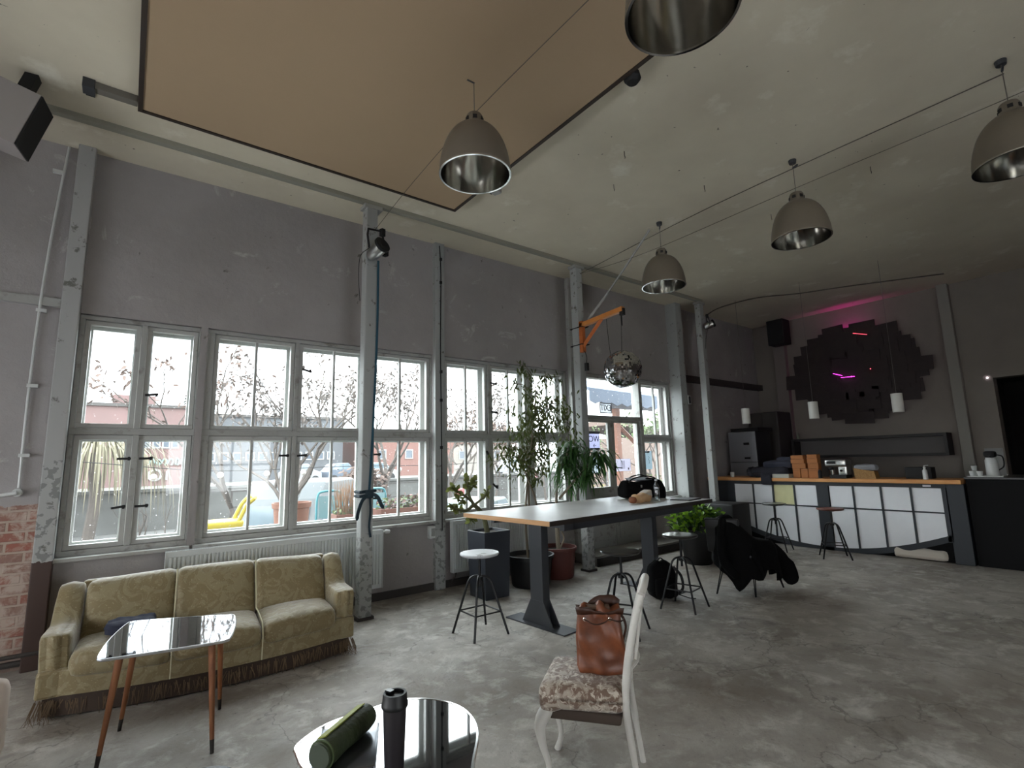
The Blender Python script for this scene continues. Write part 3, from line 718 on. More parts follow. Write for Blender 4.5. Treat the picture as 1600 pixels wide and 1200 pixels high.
# ------------------------------------------------------------------ radiators
def radiator(x0, x1, z0, z1, label, grille=False):
    t = thing('radiator', label, 'radiator', ((x0+x1)/2, 6.1, z0), 0, 'white panel radiators under the windows')
    y0 = 6.03; L = x1-x0
    m = MB(); n = int(L/.036)
    m.box(x0, x1, y0+.012, y0+.03, z0, z1)
    for i in range(n):
        a = x0+.02+(L-.04)*i/n; m.box(a+.007, a+(L-.04)/n-.007, y0-.004, y0+.012, z0+.05, z1-.05)
    m.build('front_panel', RADW, t, world=True, bevel=.003)
    MB().box(x0-.004, x0+.004, y0, 6.12, z0, z1).box(x1-.004, x1+.004, y0, 6.12, z0, z1).build('side_panel', RADW, t, world=True)
    g = MB(); g.box(x0, x1, y0-.003, y0+.012, z1-.012, z1+.003).box(x0, x1, 6.105, 6.12, z1-.012, z1+.003)
    for i in range(int(L/.02)): g.box(x0+i*.02, x0+i*.02+.008, y0+.01, 6.11, z1-.006, z1)
    g.build('top_grille', RADW, t, world=True)
    MB().box(x0, x1, 6.09, 6.10, z0, z1).build('rear_panel', RADW, t, world=True)
    MB().box(x0+.25, x0+.29, 6.10, 6.19, z0+.1, z1-.1).box(x1-.29, x1-.25, 6.10, 6.19, z0+.1, z1-.1).build('bracket', RADW, t, world=True)
    v_ = MB().tube([(x1,6.07,z1-.03),(x1+.035,6.07,z1-.03)], .012, 10).tube([(x1+.035,6.07,z1-.03),(x1+.055,6.07,z1-.03),(x1+.10,6.07,z1-.035)], [.02,.026,.021], 12)
    v_.build('valve', WHITE, t, world=True, smooth=True)
    MB().tube([(x0+.06,6.07,z0),(x0+.06,6.10,z0-.06),(x0+.0,6.13,.06)], .01, 8).build('feed_pipe', TRIMD, t, world=True)
    return t
radiator(.37, 2.56, .18, .855, 'long white ribbed radiator on the wall behind the sofa')
radiator(3.55, 4.95, .20, .865, 'white ribbed radiator half hidden behind the tall charcoal planter')
# ------------------------------------------------------------------ sofa
S = thing('sofa', 'long old green-gold damask sofa with three seats and a torn brown fringe', 'sofa', (.70, 5.10, 0), R(-4.5))
def bow(x): return -.17*(1-min(1, abs(x))**2)
for i, cx in enumerate((-.60, 0, .60)):
    def fn(u, Q, cx=cx):
        X = cx+Q.x; fr = (.5-.5*u.y)
        dz = .045*(1-u.x**2*.8)*(1-u.y**2*.6) if u.z > 0 else 0
        return Vector((Q.x, Q.y+bow(X)*fr, Q.z+dz-(.012*fr if u.z > 0 else 0)))
    MB().rbox((cx, -.12, .325), (.602, .42, .17), .06, 8, fn).build('seat_cushion', SOFA, S, smooth=True, angle=80)
    def fb(u, Q, cx=cx):
        k = (u.z+1)/2
        return Vector((Q.x, Q.y+.24*k-.035*(1-u.x**2)*(1-u.z**2)*(1 if u.y < 0 else 0), Q.z-.03*(abs(cx+Q.x)/.9)**2*k))
    MB().rbox((cx, .08, .57), (.602, .15, .46), .055, 8, fb).build('back_cushion', SOFA, S, smooth=True, angle=80)
g = MB()
for sx in (-.3, .3):
    g.tube([(sx, bow(sx)-.335, .31), (sx, bow(sx)-.30, .375), (sx, -.33+bow(sx)*.5, .415), (sx, -.12, .435), (sx, .04, .43)], .006, 6)
    g.tube([(sx, -.005, .42), (sx, .1, .62), (sx, .225, .80)], .006, 6)
    g.tube([(sx, bow(sx)-.33, .33), (sx, bow(sx)-.325, .15)], .005, 6)
g.build('piping', mat('sofa_piping', (196,190,160), .6), S, smooth=True)
# body under the cushions with a bowed front
def bowpoly(ins, n=16, back=.36): 
    pts = [(-1.02+2.04*i/n, -.30+bow(-1+2*i/n)*.98+ins) for i in range(n+1)]
    return pts+[(1.02, back), (-1.02, back)]
MB().prism(bowpoly(.0), .14, .30).build('body', SOFA, S, smooth=True, angle=30)
MB().prism(bowpoly(.012), .012, .145).build('skirt', SOFASK, S, smooth=True, angle=30)
MB().rbox((0, .36, .40), (1.9, .09, .72), .03, 6, lambda u, Q: Vector((Q.x, Q.y+.10*(u.z+1)/2, Q.z))).build('back_board', SOFA, S, smooth=True)
for sg in (-1, 1):
    def fa(u, Q, sg=sg):
        y = Q.y; 
        t_ = max(0, min(1, (y+.02)/.30)); t_ = t_*t_*(3-2*t_)
        top = .53+.24*t_
        z = Q.z
        if z > 0: z = z*(top-.36)/.24
        xo = sg*.02*math.sin(max(0,(z+.1))*2.5)
        yy = y-.022*abs(math.cos(PI*u.x*.98))*(1 if u.y < -.95 else 0)*(1 if z > -.15 else .3)
        zz = z+.010*abs(math.cos(PI*u.x*.98)) if u.z > .9 else z
        return Vector((Q.x+xo, yy, zz))
    MB().rbox((sg*.975, .04, .36), (.175, .66, .48), .045, 12, fa).build('armrest', SOFA, S, smooth=True, angle=80)
    MB().cbox((sg*.975, -.30, .22), (.175, .05, .18)).build('armrest_front', SOFA, S, bevel=.02)
fr = MB()
for i in range(230):
    x = random.uniform(-1.03, 1.03); y = -.305+bow(x)+random.uniform(-.012,.006)
    L = random.uniform(.05,.10)*(1.5 if random.random() < .1 else 1); z0_ = .10+random.uniform(-.01,.03)
    dx = random.gauss(0,.012); dy = random.gauss(-.006,.012)
    w_ = random.uniform(.0015,.004)
    zb = max(.004, z0_-L)
    fr.add([(x-w_, y, z0_), (x+w_, y, z0_), (x+dx+w_*.5, y+dy, zb), (x+dx-w_*.5, y+dy, zb)], [(0,1,2,3)])
for i in range(60):
    x = random.choice([-1,1])*random.uniform(.97,1.08); y = -.31+random.uniform(-.06,.03)
    fr.tube([(x*.98, y+.03, .12), (x, y, .05), (x+random.gauss(0,.03), y-random.uniform(.0,.09), .006)], [.003,.0025,.001], 4)
tag(fr.build('fringe', mat('sofa_fringe', (104,86,66), .9), S), 'frayed brown fringe', None, kind='stuff')

cm = MB()
def crumple(cx, cy, cz, sx, sy, sz, seed=0, n=18, m_=None):
    rr = random.Random(seed); ph = [rr.uniform(0,6.3) for _ in range(8)]
    def fn(u, Q):
        k = .5*math.sin(u.x*5+ph[0]+u.y*3)+.5*math.sin(u.y*6+ph[1])+.4*math.sin((u.x+u.z)*9+ph[2])+.35*math.sin(u.x*13+u.y*7+ph[3])
        return Vector((Q.x*(1+.06*k), Q.y*(1+.08*math.sin(u.x*6+ph[4])), Q.z*(1+.16*k) if Q.z > -sz*.4 else Q.z))
    return MB().rbox((cx,cy,cz), (sx,sy,sz), min(sx,sy,sz)*.42, n, fn)
one(crumple(.12, 4.99, .495, .30, .22, .08, 3), 'folded_cloth', mat('navy_cloth', (44,48,66), .9), 'small dark blue crumpled cloth lying on the sofa seat behind the glass-topped table', 'cloth', (.12,4.99,.455), smooth=True, angle=70)

# ------------------------------------------------------------------ coffee table with wooden legs
T = thing('coffee_table', 'low table with a glossy mirror-dark top and splayed brown wooden legs before the sofa', 'table', (.33, 4.05, 0))
poly = [(-.045,3.80),(-.03,3.775)] + [tuple(p[:2]) for p in arc((-.02,3.77,0),(.3,3.69,0),(.54,3.655,0),6)] + [tuple(p[:2]) for p in arc((.575,3.67,0),(.66,3.92,0),(.685,4.20,0),8)] + [(.678,4.235),(.655,4.25)] + [tuple(p[:2]) for p in arc((.64,4.255,0),(.38,4.42,0),(.13,4.53,0),6)] + [tuple(p[:2]) for p in arc((.095,4.53,0),(-.01,4.22,0),(-.045,3.86,0),8)]
PT = Vector((.33,4.05))
poly = [(x-.33, y-4.05) for x, y in poly]
MB().prism(poly, .606, .62).build('tabletop', BLACKG, T, smooth=True, angle=30)
e = MB(); e.tube([(x, y, .612) for x, y in poly]+[(poly[0][0], poly[0][1], .612)], .009, 6, caps=False)
e.build('edge_trim', mat('pale_metal_edge', (196,198,202), .3, metal=.8), T, smooth=True)
MB().prism([(x*.72, y*.72) for x, y in poly], .575, .606).build('under_frame', mat('table_frame_dark', (52,36,28), .6), T)
for (tx, ty, fx, fy) in ((.055,3.92,-.013,3.90),(.14,4.31,.087,4.358),(.50,3.77,.522,3.672),(.60,4.17,.637,4.268)):
    p0 = Vector((tx-.33, ty-4.05, .60)); p1 = Vector((fx-.33, fy-4.05, 0))
    lg = MB().tube([p0, p0*.12+p1*.88], [.021,.0125], 12).build('leg', WOODLEG, T, smooth=True)
    f_ = MB().tube([p0*.12+p1*.88, p1], [.0126,.0105], 12).build('leg_tip', mat('leg_tip_black', (30,24,22), .5), lg, smooth=True)

# ------------------------------------------------------------------ kidney table and things on it
T = thing('side_table', 'low glossy black kidney-shaped table with a thin metal rim, at the bottom of the view', 'table', (1.0, 2.1, 0))
kp = smooth_path([(.634,2.317,0),(.655,2.40,0),(.80,2.49,0),(.98,2.50,0),(1.16,2.49,0),(1.29,2.39,0),(1.35,2.22,0),(1.30,2.02,0),(1.15,1.82,0),(1.0,1.62,0),(.86,1.55,0),(.74,1.64,0),(.69,1.85,0),(.655,2.08,0),(.63,2.22,0),(.634,2.317,0)], 5)[:-1]
kp = [(p.x-1.0, p.y-2.1) for p in kp][::-1]
MB().prism(kp, .484, .50).build('tabletop', BLACKG, T, smooth=True, angle=30)
MB().tube([(x, y, .495) for x, y in kp]+[(kp[0][0], kp[0][1], .495)], .008, 6, caps=False).build('edge_trim', CHROME, T, smooth=True)
for (x, y) in ((-.2,.25),(.2,.18),(-.15,-.35)):
    MB().tube([(x*.8, y*.8, .484), (x, y, 0)], [.018,.010], 10).build('leg', mat('black_leg', (18,18,20), .4), T, smooth=True)
T = thing('laptop', 'closed grey laptop lying at the left end of the black kidney table', 'laptop', (.80, 2.22, .50), R(-25))
MB().rbox((0,0,.010),(.24,.34,.014),.006,2).build('lid', mat('laptop_grey', (120,124,130), .18, metal=.85), T, smooth=True, bevel=0)
MB().rbox((0,0,.004),(.238,.338,.007),.003,2).build('base', DARKGREY, T, smooth=True)
T = thing('rolled_pouch', 'rolled green-and-black cloth pouch lying diagonally on the laptop', 'pouch', (.79, 2.21, .518+.052), R(37))
PCH = mat('pouch_dark_green', (38,48,34), .6, var=(60,72,40), vscale=14, bump=.3, bscale=40)
MB().tube([(-.17,0,0),(-.165,0,0),(-.12,0,0),(-.04,.003,0),(.05,0,0),(.12,0,0),(.158,0,0),(.163,0,0)], [.03,.047,.052,.050,.052,.051,.046,.03], 24).build('roll', PCH, T, smooth=True, angle=60)
MB().tube([(-.172,0,.0),(-.166,0,0)], .044, 24).build('end_cap', mat('pouch_end', (70,78,66), .4), T, smooth=True)
MB().cbox((0,.015,.050),(.27,.035,.004),(R(-18),0,0)).build('stripe', mat('pouch_stripe_lime', (150,158,66), .6), T)
MB().cbox((0.02,.048,.022),(.26,.01,.018),(R(-60),0,0)).build('label_strip', mat('pouch_label_pale', (170,176,160), .6), T)
MB().tube([(-.155,0,0),(-.150,0,0)], .054, 24).build('binding', mat('pouch_binding', (78,92,60), .5), T, smooth=True)
T = thing('travel_cup', 'tall black reusable coffee cup with a lid standing on the kidney table', 'cup', (.90, 1.985, .50))
MB().lathe([(0,0),(.036,0),(.037,.005),(.044,.20),(.0455,.225),(.0,.225)], seg=32).build('body', mat('cup_dark', (40,36,40), .45), T, smooth=True)
MB().lathe([(.048,.215),(.051,.22),(.051,.232),(.048,.236),(.046,.262),(.044,.268),(.036,.268),(.035,.258),(.0,.258)], seg=32).build('lid', mat('lid_black', (14,14,16), .5), T, smooth=True)
MB().cbox((-.012,.022,.266),(.022,.030,.014),(0,0,R(20))).build('sip_tab', mat('lid_tab', (18,18,20), .3), T)
# dark stool and armchair that only peek into the view
T = thing('round_stool', 'black round stool top just peeking in at the bottom edge of the view', 'stool', (.29, 2.33, 0))
MB().lathe([(0,.46),(.12,.46),(.135,.475),(.14,.49),(.13,.505),(.10,.512),(0,.514)], seg=32).build('seat', mat('stool_black', (14,14,15), .5), T, smooth=True)
for k in range(3):
    a = 2*PI*k/3+.5; MB().tube([(.07*math.cos(a),.07*math.sin(a),.46),(.13*math.cos(a),.13*math.sin(a),0)], .011, 8).build('leg', BLACKM, T, smooth=True)
T = thing('armchair', 'pale pinkish upholstered armchair just entering at the left edge', 'armchair', (-.72, 3.75, 0))
PINK = mat('pale_pink_fabric', (198,180,166), .8, var=(212,200,190), vscale=6, bump=.2, bscale=12)
MB().rbox((0,.05,.23),(.50,.62,.34),.09,8).build('seat', PINK, T, smooth=True, angle=80)
for (yy_) in (-.30, .34): MB().rbox((.02,yy_,.33),(.56,.13,.42),.06,6).build('armrest', PINK, T, smooth=True, angle=80)
MB().rbox((-.27,.02,.45),(.14,.70,.66),.06,6).build('backrest', PINK, T, smooth=True, angle=80)
for sx in (-.2,.2):
    for sy in (-.25,.28): MB().tube([(sx,sy,.08),(sx,sy,0)], .02, 8).build('leg', mat('armchair_leg', (60,40,30), .5), T, smooth=True)

# ------------------------------------------------------------------ long high table
HT = thing('high_table', 'long high table with a pale top and dark steel T legs before the windows', 'table', (3.07, 3.53, 0), R(4.5))
L_, D_ = 2.99, 1.30
MB().box(.004, L_, .004, D_-.004, 1.058, 1.10).build('tabletop', PLYTOP, HT, bevel=.002)
MB().box(-.001, .006, 0, D_, 1.055, 1.0985).build('end_edge', PLYEDGE, HT)
MB().box(0, L_, -.006, .004, 1.055, 1.0985).build('front_edge', mat('top_edge_dark', (44,36,32), .5), HT)
STL = mat('table_steel', (58,60,64), .45, metal=.2)
MB().box(.30, L_-.3, .10, .16, .975, 1.056).box(.30, L_-.3, D_-.16, D_-.10, .975, 1.056).box(.42,.50,.10,D_-.10,.975,1.056).box(2.42,2.50,.10,D_-.10,.975,1.056).build('top_frame', STL, HT, bevel=.003)
for lx in (.46, 2.46):
    y0 = .62
    l_ = MB().box(lx-.05, lx+.05, y0-.09, y0+.09, .0, 1.0).build('leg', STL, HT, bevel=.004)
    MB().prism([(y0-.22,.012),(y0+.22,.012),(y0+.09,.24),(y0-.09,.24)], lx-.052, lx-.040, 'x').prism([(y0-.22,.012),(y0+.22,.012),(y0+.09,.24),(y0-.09,.24)], lx+.040, lx+.052, 'x').build('gusset', STL, l_)
    MB().box(lx-.11, lx+.11, y0-.42, y0+.42, 0, .012).build('foot_plate', STL, l_)
# bag, bread, bottle, papers on it
def ht(x, y, z=1.10): return Vector((3.07,3.53,0))+Matrix.Rotation(R(4.5),3,'Z') @ Vector((x,y,z))
p = ht(2.62, .80)
T = thing('black_bag', 'black holdall with handles standing on the far end of the high table', 'bag', p, R(-20))
def fbag(u, Q): return Vector((Q.x*(1-.10*max(0,u.z)), Q.y*(1-.45*max(0,u.z)), Q.z+.02*math.sin(u.x*5)+.02*u.x*(1 if u.z > 0 else 0)))
MB().rbox((0,0,.125),(.62,.28,.25),.05,10,fbag).build('body', BLACKF, T, smooth=True, angle=70)
MB().cbox((-.06,-.04,.262),(.36,.10,.01),(R(18),0,0)).build('sheen_flap', mat('bag_sheen', (90,90,98), .35), T, bevel=.003)  # sheen along the bag's top, put into a paler grey
MB().tube(smooth_path([(-.24,-.09,.22),(-.18,-.09,.27),(0,-.08,.30),(.14,-.08,.28),(.2,-.09,.23)],4), .010, 6).tube(smooth_path([(-.2,.09,.22),(-.1,.08,.29),(.06,.08,.31),(.18,.09,.25)],4), .010, 6).build('handle', BLACKM, T, smooth=True)
MB().cbox((-.08,-.135,.17),(.02,.008,.03)).build('buckle', STEEL, T)
p = ht(2.02, .44, 1.155)
T = thing('paper_wrapped_bread', 'tan paper-wrapped loaf lying on the high table before the black bag', 'bread', p, R(12))
def fbr(u, Q): return Vector((Q.x, Q.y*(1-.15*u.x**2)+.008*math.sin(u.x*9), Q.z*(1-.3*u.x**2)+.012*math.sin(u.x*7+1)))
MB().rbox((.08,0,.0),(.44,.13,.105),.05,10,fbr).build('wrapping', mat('bread_tan', (206,160,112), .7, var=(226,190,150), vscale=9), T, smooth=True, angle=70)
MB().rbox((-.15,0,-.01),(.07,.10,.08),.035,4).build('crust', mat('bread_crust', (120,70,40), .7), T, smooth=True)
MB().cbox((.22,.01,.03),(.14,.12,.10),(0,R(-12),0)).build('paper_top', mat('paper_crumple', (216,206,196), .8), T, bevel=.02)
p = ht(2.36, .40)
T = thing('water_bottle', 'clear plastic bottle standing next to the wrapped loaf on the high table', 'bottle', p)
MB().lathe([(0,0),(.034,.0),(.036,.01),(.036,.12),(.033,.14),(.036,.16),(.034,.19),(.015,.235),(.013,.25)], seg=24).build('bottle_body', mk_clear('clear_plastic', (.86,.9,.92,1), 1.35, .12), T, smooth=True)
MB().lathe([(0,.27),(.016,.27),(.016,.248),(.0,.248)], seg=16).build('cap', PAPER, T, smooth=True)
p = ht(2.74, .22, 1.105)
T = thing('open_notebook', 'dark-covered flat notebook hanging slightly over the front edge of the high table', 'notebook', p, R(10))
MB().rbox((0,0,.0),(.36,.26,.012),.004,3).build('cover', mat('notebook_dark', (34,32,34), .5), T, smooth=True)
MB().box(-.17,.17,-.12,.12,.006,.010).build('pages', mat('notebook_grey', (128,128,132), .4), T)

# ------------------------------------------------------------------ stools
def make_stool(label, seat_m, loc, rz, group, H_=.76, ring=True):
    t = thing('bar_stool', label, 'stool', loc, rz, group)
    s = MB().lathe([(0,H_-.035),(.16,H_-.035),(.185,H_-.028),(.195,H_-.012),(.19,H_-.002),(.17,H_),(0,H_-.004 if ring else H_)], seg=40)
    s.build('seat', seat_m, t, smooth=True, angle=50)
    MB().tube([(0,0,H_-.03),(0,0,.44)], .014, 10).lathe([(0,.50),(.035,.50),(.035,.53),(0,.53)], seg=16).lathe([(0,H_-.05),(.06,H_-.05),(.06,H_-.035),(0,H_-.035)], seg=16).build('screw_post', BLACKM, t, smooth=True)
    for k in range(4):
        a = PI/4+k*PI/2; c_, s_ = math.cos(a), math.sin(a)
        path = arc((.02*c_,.02*s_,.535),(.105*c_,.105*s_,.545),(.13*c_,.13*s_,.44),6)+[Vector((.275*c_,.275*s_,.0))]
        l_ = MB().tube(path, .0115, 8).build('leg', BLACKM, t, smooth=True)
    rr_ = .13+(.275-.13)*(.44-.21)/.44
    P = [(rr_*math.cos(PI/4+k*PI/2), rr_*math.sin(PI/4+k*PI/2), .21) for k in range(5)]
    MB().tube(P, .008, 6).build('footrest', BLACKM, t, smooth=True)
    return t
GS = 'revolving stools around the high table'
make_stool('revolving stool with a worn white round seat in front of the charcoal planter', MARBLE, (2.86,4.36,0), 0, GS)
make_stool('dark revolving stool at the table partly hidden behind the brown leather bag', SEATD, (3.92,3.47,0), R(25), GS)
make_stool('dark revolving stool standing before the black backpack', SEATD, (5.03,3.56,0), R(12), GS, .785)
GB = 'small stools along the bar front'
make_stool('slim dark stool before the left half of the white-panelled bar', SEATD, (9.15,4.50,0), R(10), GB, .80)
make_stool('stool with a red-brown seat before the middle of the white-panelled bar', SEATR, (9.10,3.58,0), R(30), GB, .77)

# ------------------------------------------------------------------ chair with black coat
T = thing('hairpin_chair', 'chair on thin paired rod legs almost hidden under a black coat', 'chair', (6.24,3.47,0))
MB().rbox((0,0,.46),(.62,.46,.05),.02,4).build('seat', mat('chair_shell_black', (18,18,20), .5), T, smooth=True)
MB().rbox((-.27,.13,.67),(.06,.40,.42),.02,4,None,(0,R(-10),R(18))).build('backrest', mat('chair_shell_black', (18,18,20), .5), T, smooth=True)
for (x, y) in ((-.44,.17),(-.25,-.21),(.43,-.21),(.24,.24)):
    m_ = MB(); 
    for k in (-.03,.03): m_.tube([(x*.6+k*1.2, y*.75, .44),(x+k*.25, y, .0)], .007, 6)
    m_.build('leg', BLACKM, T, smooth=True)
T = thing('black_coat', 'black coat thrown over the chair with thin rod legs, sleeves hanging down', 'coat', (6.24,3.47,.5))
def coat_surface():
    # draped cloth: a height field over the chair whose hem hangs at uneven heights
    mb_ = MB(); nu, nv = 44, 14; rr = random.Random(5); vs = []; fs = []
    for i in range(nu):
        a = 2*PI*i/nu
        # drape outline radius per angle and hem height
        ca, sa = math.cos(a), math.sin(a)
        rx = .40+.03*math.sin(3*a+1); ry = .30+.025*math.sin(4*a)
        hem = .30+.07*math.sin(3*a+.6)+.05*math.sin(7*a)-.10*max(0, math.cos(a+.6))-.12*max(0, math.cos(a-3.6))
        for j in range(nv):
            v = j/(nv-1)
            if v < .45:
                q = v/.45; r_ = q**.8; x = rx*ca*r_; y = ry*sa*r_
                top = .55+.37*math.exp(-(((x+.24)/.16)**2)-(((y-.12)/.28)**2))+.08*math.exp(-((x-.05)/.25)**2)
                z = top-.035*q
                zl = z
            else:
                q = (v-.45)/.55; f = 1+.10*math.sin(a*9+1)*q+.04*q
                x = rx*ca*f; y = ry*sa*f
                top = .55+.37*math.exp(-(((rx*ca+.24)/.16)**2)-(((ry*sa-.12)/.28)**2))-.035
                z = top+(hem-top)*q
            vs.append((x, y, z))
    for i in range(nu):
        i2 = (i+1) % nu
        for j in range(nv-1): fs.append((i*nv+j, i2*nv+j, i2*nv+j+1, i*nv+j+1))
    return mb_.add(vs, fs)
cs = coat_surface(); cs.v = [(x, y, z-.5) for x, y, z in cs.v]
o = cs.build('coat_body', BLACKF, T, smooth=True, angle=60)
o.modifiers.new('th', 'SOLIDIFY').thickness = .012
MB().tube(smooth_path([(-.30,.10,.36),(-.46,.05,.12),(-.50,.0,-.10),(-.40,-.08,-.26)],4), [.05]*8+[.055]*4+[.05], 12).build('sleeve', BLACKF, T, smooth=True)
MB().tube(smooth_path([(-.22,-.16,.12),(-.28,-.28,-.06),(-.18,-.30,-.26)],4), [.05]*5+[.045,.04,.03,.012], 10, squash=.5).build('coat_tail', BLACKF, T, smooth=True)
MB().tube(smooth_path([(.22,-.14,.06),(.33,-.26,-.10),(.36,-.33,-.30),(.28,-.36,-.41)],4), [.07]*6+[.10]*4+[.09,.07,.03], 12, squash=.35).build('coat_tail', BLACKF, T, smooth=True)

T = thing('backpack', 'black backpack slumped on the floor under the far end of the high table', 'backpack', (5.20,3.98,0), R(-30))
def fbp(u, Q): return Vector((Q.x*(1-.28*max(0,u.z)**2), Q.y*(1-.35*max(0,u.z)), Q.z+.01*math.sin(u.x*8+u.z*5)))
MB().rbox((0,0,.21),(.34,.24,.42),.08,8,fbp).build('body', BLACKF, T, smooth=True, angle=80)
MB().rbox((0,-.13,.14),(.26,.08,.22),.035,6).build('front_pocket', BLACKF, T, smooth=True, angle=80)
MB().tube(smooth_path([(.12,-.08,.36),(.20,-.10,.26),(.22,-.09,.12),(.16,-.08,.05)],4), .018, 6, squash=.4).tube(smooth_path([(-.05,0,.41),(0,0,.45),(.05,0,.41)],4), .009, 6).build('shoulder_strap', mat('strap_black', (26,26,28), .7), T, smooth=True)
MB().tube(smooth_path([(.16,-.1,.05),(.26,-.16,.02),(.34,-.15,.006)],4), .006, 5).build('loose_webbing', mat('strap_black', (26,26,28), .7), T)

# ------------------------------------------------------------------ white chair with floral seat
SD = Vector((.80,.60,0)); FD = Vector((-.60,.80,0))
CH = thing('upholstered_chair', 'old white-painted chair with a padded floral seat, brown bag standing on it', 'chair', (2.10, 2.13, 0), math.atan2(SD.y, SD.x))
# local x = sideways (away from the viewer), local y = forward
def fseat(u, Q): return Vector((Q.x*(1+.08*u.y), Q.y, Q.z+(.02*(1-u.x**2*.6)*(1-u.y**2*.7) if u.z > 0 else .025*(u.x**2)*(1 if u.y < .5 else .3))))
MB().rbox((0,.02,.425),(.42,.44,.14),.045,10,fseat).build('seat', FLORAL, CH, smooth=True, angle=80)
MB().rbox((0,.02,.352),(.38,.40,.05),.015,4).build('seat_rail', mat('seat_underside_dark', (70,58,50), .8), CH, smooth=True)
for sx in (-.17,.17):
    MB().tube(smooth_path([(sx,.19,.38),(sx*1.12,.235,.30),(sx*1.10,.225,.20),(sx*1.0,.20,.09),(sx*1.04,.225,.0)],4), [.034,.036,.036,.034,.031,.028,.025,.022,.020,.018,.016,.015,.014,.015,.016,.018,.020], 12).build('front_leg', CHAIRW, CH, smooth=True)
    MB().tube(smooth_path([(sx*.94,-.255,.0),(sx*.97,-.225,.22),(sx,-.205,.42),(sx*1.04,-.225,.62),(sx*1.04,-.27,.82),(sx*.92,-.31,.95)],4), [.015]*4+[.018]*6+[.020]*6+[.018]*5, 10).build('back_post', CHAIRW, CH, smooth=True)
MB().tube(smooth_path([(-.158,-.31,.95),(-.10,-.325,.985),(0,-.33,1.0),(.10,-.325,.985),(.158,-.31,.95)],4), .020, 10).build('top_rail', CHAIRW, CH, smooth=True)
MB().tube(smooth_path([(-.175,-.235,.60),(0,-.265,.595),(.175,-.235,.60)],4), .014, 8).build('cross_rail', CHAIRW, CH, smooth=True)
for sx in (-.07, 0, .07): MB().tube([(sx,-.258,.60),(sx,-.29,.80),(sx*.9,-.325,.985)], .008, 6).build('back_spindle', CHAIRW, CH, smooth=True)
BG = thing('leather_bag', 'glossy brown leather drawstring bag with brass eyelets standing on the floral chair', 'bag', (2.165, 2.095, .505), R(-42))
def fl(u, Q):
    k = (u.z+1)/2
    w1 = .014*math.sin(u.x*3.8+u.z*3.0+.6)+.008*math.sin(u.y*7-u.z*6)
    s_ = 1+.05*math.sin(k*5)-.08*k
    y = Q.y*(1.0-.22*k)*s_+w1
    return Vector((Q.x*s_*(1-.04*k)+w1*.5, y, Q.z+(.016*math.sin(u.x*7+1)+.01*math.sin(u.y*8) if k > .9 else 0)-.018*abs(u.x)*k))
MB().rbox((0,0,.165),(.265,.17,.34),.03,14,fl).build('body', LEATHER, BG, smooth=True, angle=80)
# open gathered mouth: standing flaps
def flap(pts, h, seed):
    rr = random.Random(seed); mb_ = MB(); n = len(pts)-1; vs = []; fs = []
    for i, (x, y) in enumerate(pts):
        hh = h*(.75+.45*math.sin(i*.62+seed)+rr.uniform(-.12,.12)); vs += [(x, y, .30), (x*1.03, y*1.05, .30+hh*.55), (x*1.06, y*1.1+rr.uniform(-.006,.006), .30+hh)]
    for i in range(n):
        for j in range(2): fs.append((3*i+j, 3*i+3+j, 3*i+4+j, 3*i+1+j))
    return mb_.add(vs, fs)
for (pts, h, sd) in (([(-.125+.025*i, -.056-.008*math.sin(i*1.3)) for i in range(11)], .035, 1), ([(-.12+.026*i, .048+.008*math.sin(i*1.9)) for i in range(10)], .07, 4)):
    o = flap(pts, h, sd).build('mouth_flap', LEATHERD, BG, smooth=True, angle=70); o.modifiers.new('th','SOLIDIFY').thickness = .004
MB().rbox((-.015,-.002,.325),(.15,.06,.02),.008,4).build('lining', mat('bag_lining', (96,74,60), .9), BG, smooth=True)
for (x, y) in ((-.085,-.086),(.050,-.083)):
    MB().lathe([(.006,-.003),(.010,-.002),(.010,.002),(.006,.003),(.006,-.003)], seg=16, c=(x,y,.285), M=Euler((R(90),0,0)).to_matrix().to_4x4()).build('eyelet', mat('eyelet_silver', (226,220,210), .2, metal=.9), BG, smooth=True)
MB().tube(smooth_path([(-.085,-.090,.285),(-.03,-.10,.262),(.02,-.092,.27),(.050,-.088,.285),(.095,-.075,.27),(.128,-.02,.262),(.130,.03,.275)],4), .004, 6).build('drawstring', LEATHERD, BG, smooth=True)
MB().tube(smooth_path([(.10,-.03,.31),(.13,.0,.27),(.145,.01,.22),(.135,.02,.17),(.12,.02,.12)],4), .009, 6, squash=.5).build('shoulder_strap', LEATHERD, BG, smooth=True)

# ------------------------------------------------------------------ potted plants
PL = thing('tall_planter', 'tall square charcoal planter behind the white-seated stool', 'planter', (3.72,5.45,0))
MB().prism([(-.17,-.17),(.17,-.17),(.17,.17),(-.17,.17)], 0, .001).build('foot', CHARCOAL, PL)
def frust(a, b, z0, z1, inner):
    vs = [(-a,-a,z0),(a,-a,z0),(a,a,z0),(-a,a,z0),(-b,-b,z1),(b,-b,z1),(b,b,z1),(-b,b,z1)]
    c = b-.015; d = b-.03
    vs += [(-c,-c,z1),(c,-c,z1),(c,c,z1),(-c,c,z1),(-d,-d,inner),(d,-d,inner),(d,d,inner),(-d,d,inner)]
    fs = [(3,2,1,0)]+[(i,(i+1)%4,4+(i+1)%4,4+i) for i in range(4)]+[(4+i,4+(i+1)%4,8+(i+1)%4,8+i) for i in range(4)]+[(8+i,8+(i+1)%4,12+(i+1)%4,12+i) for i in range(4)]+[(12,13,14,15)]
    return MB().add(vs, fs)
frust(.175, .195, 0, .79, .74).build('planter_box', CHARCOAL, PL, bevel=.004)
MB().rbox((0,0,.745),(.34,.34,.03),.01,6,lambda u,Q: Vector((Q.x,Q.y,Q.z+.006*math.sin(u.x*9+u.y*7)))).build('soil', SOIL, PL, smooth=True)
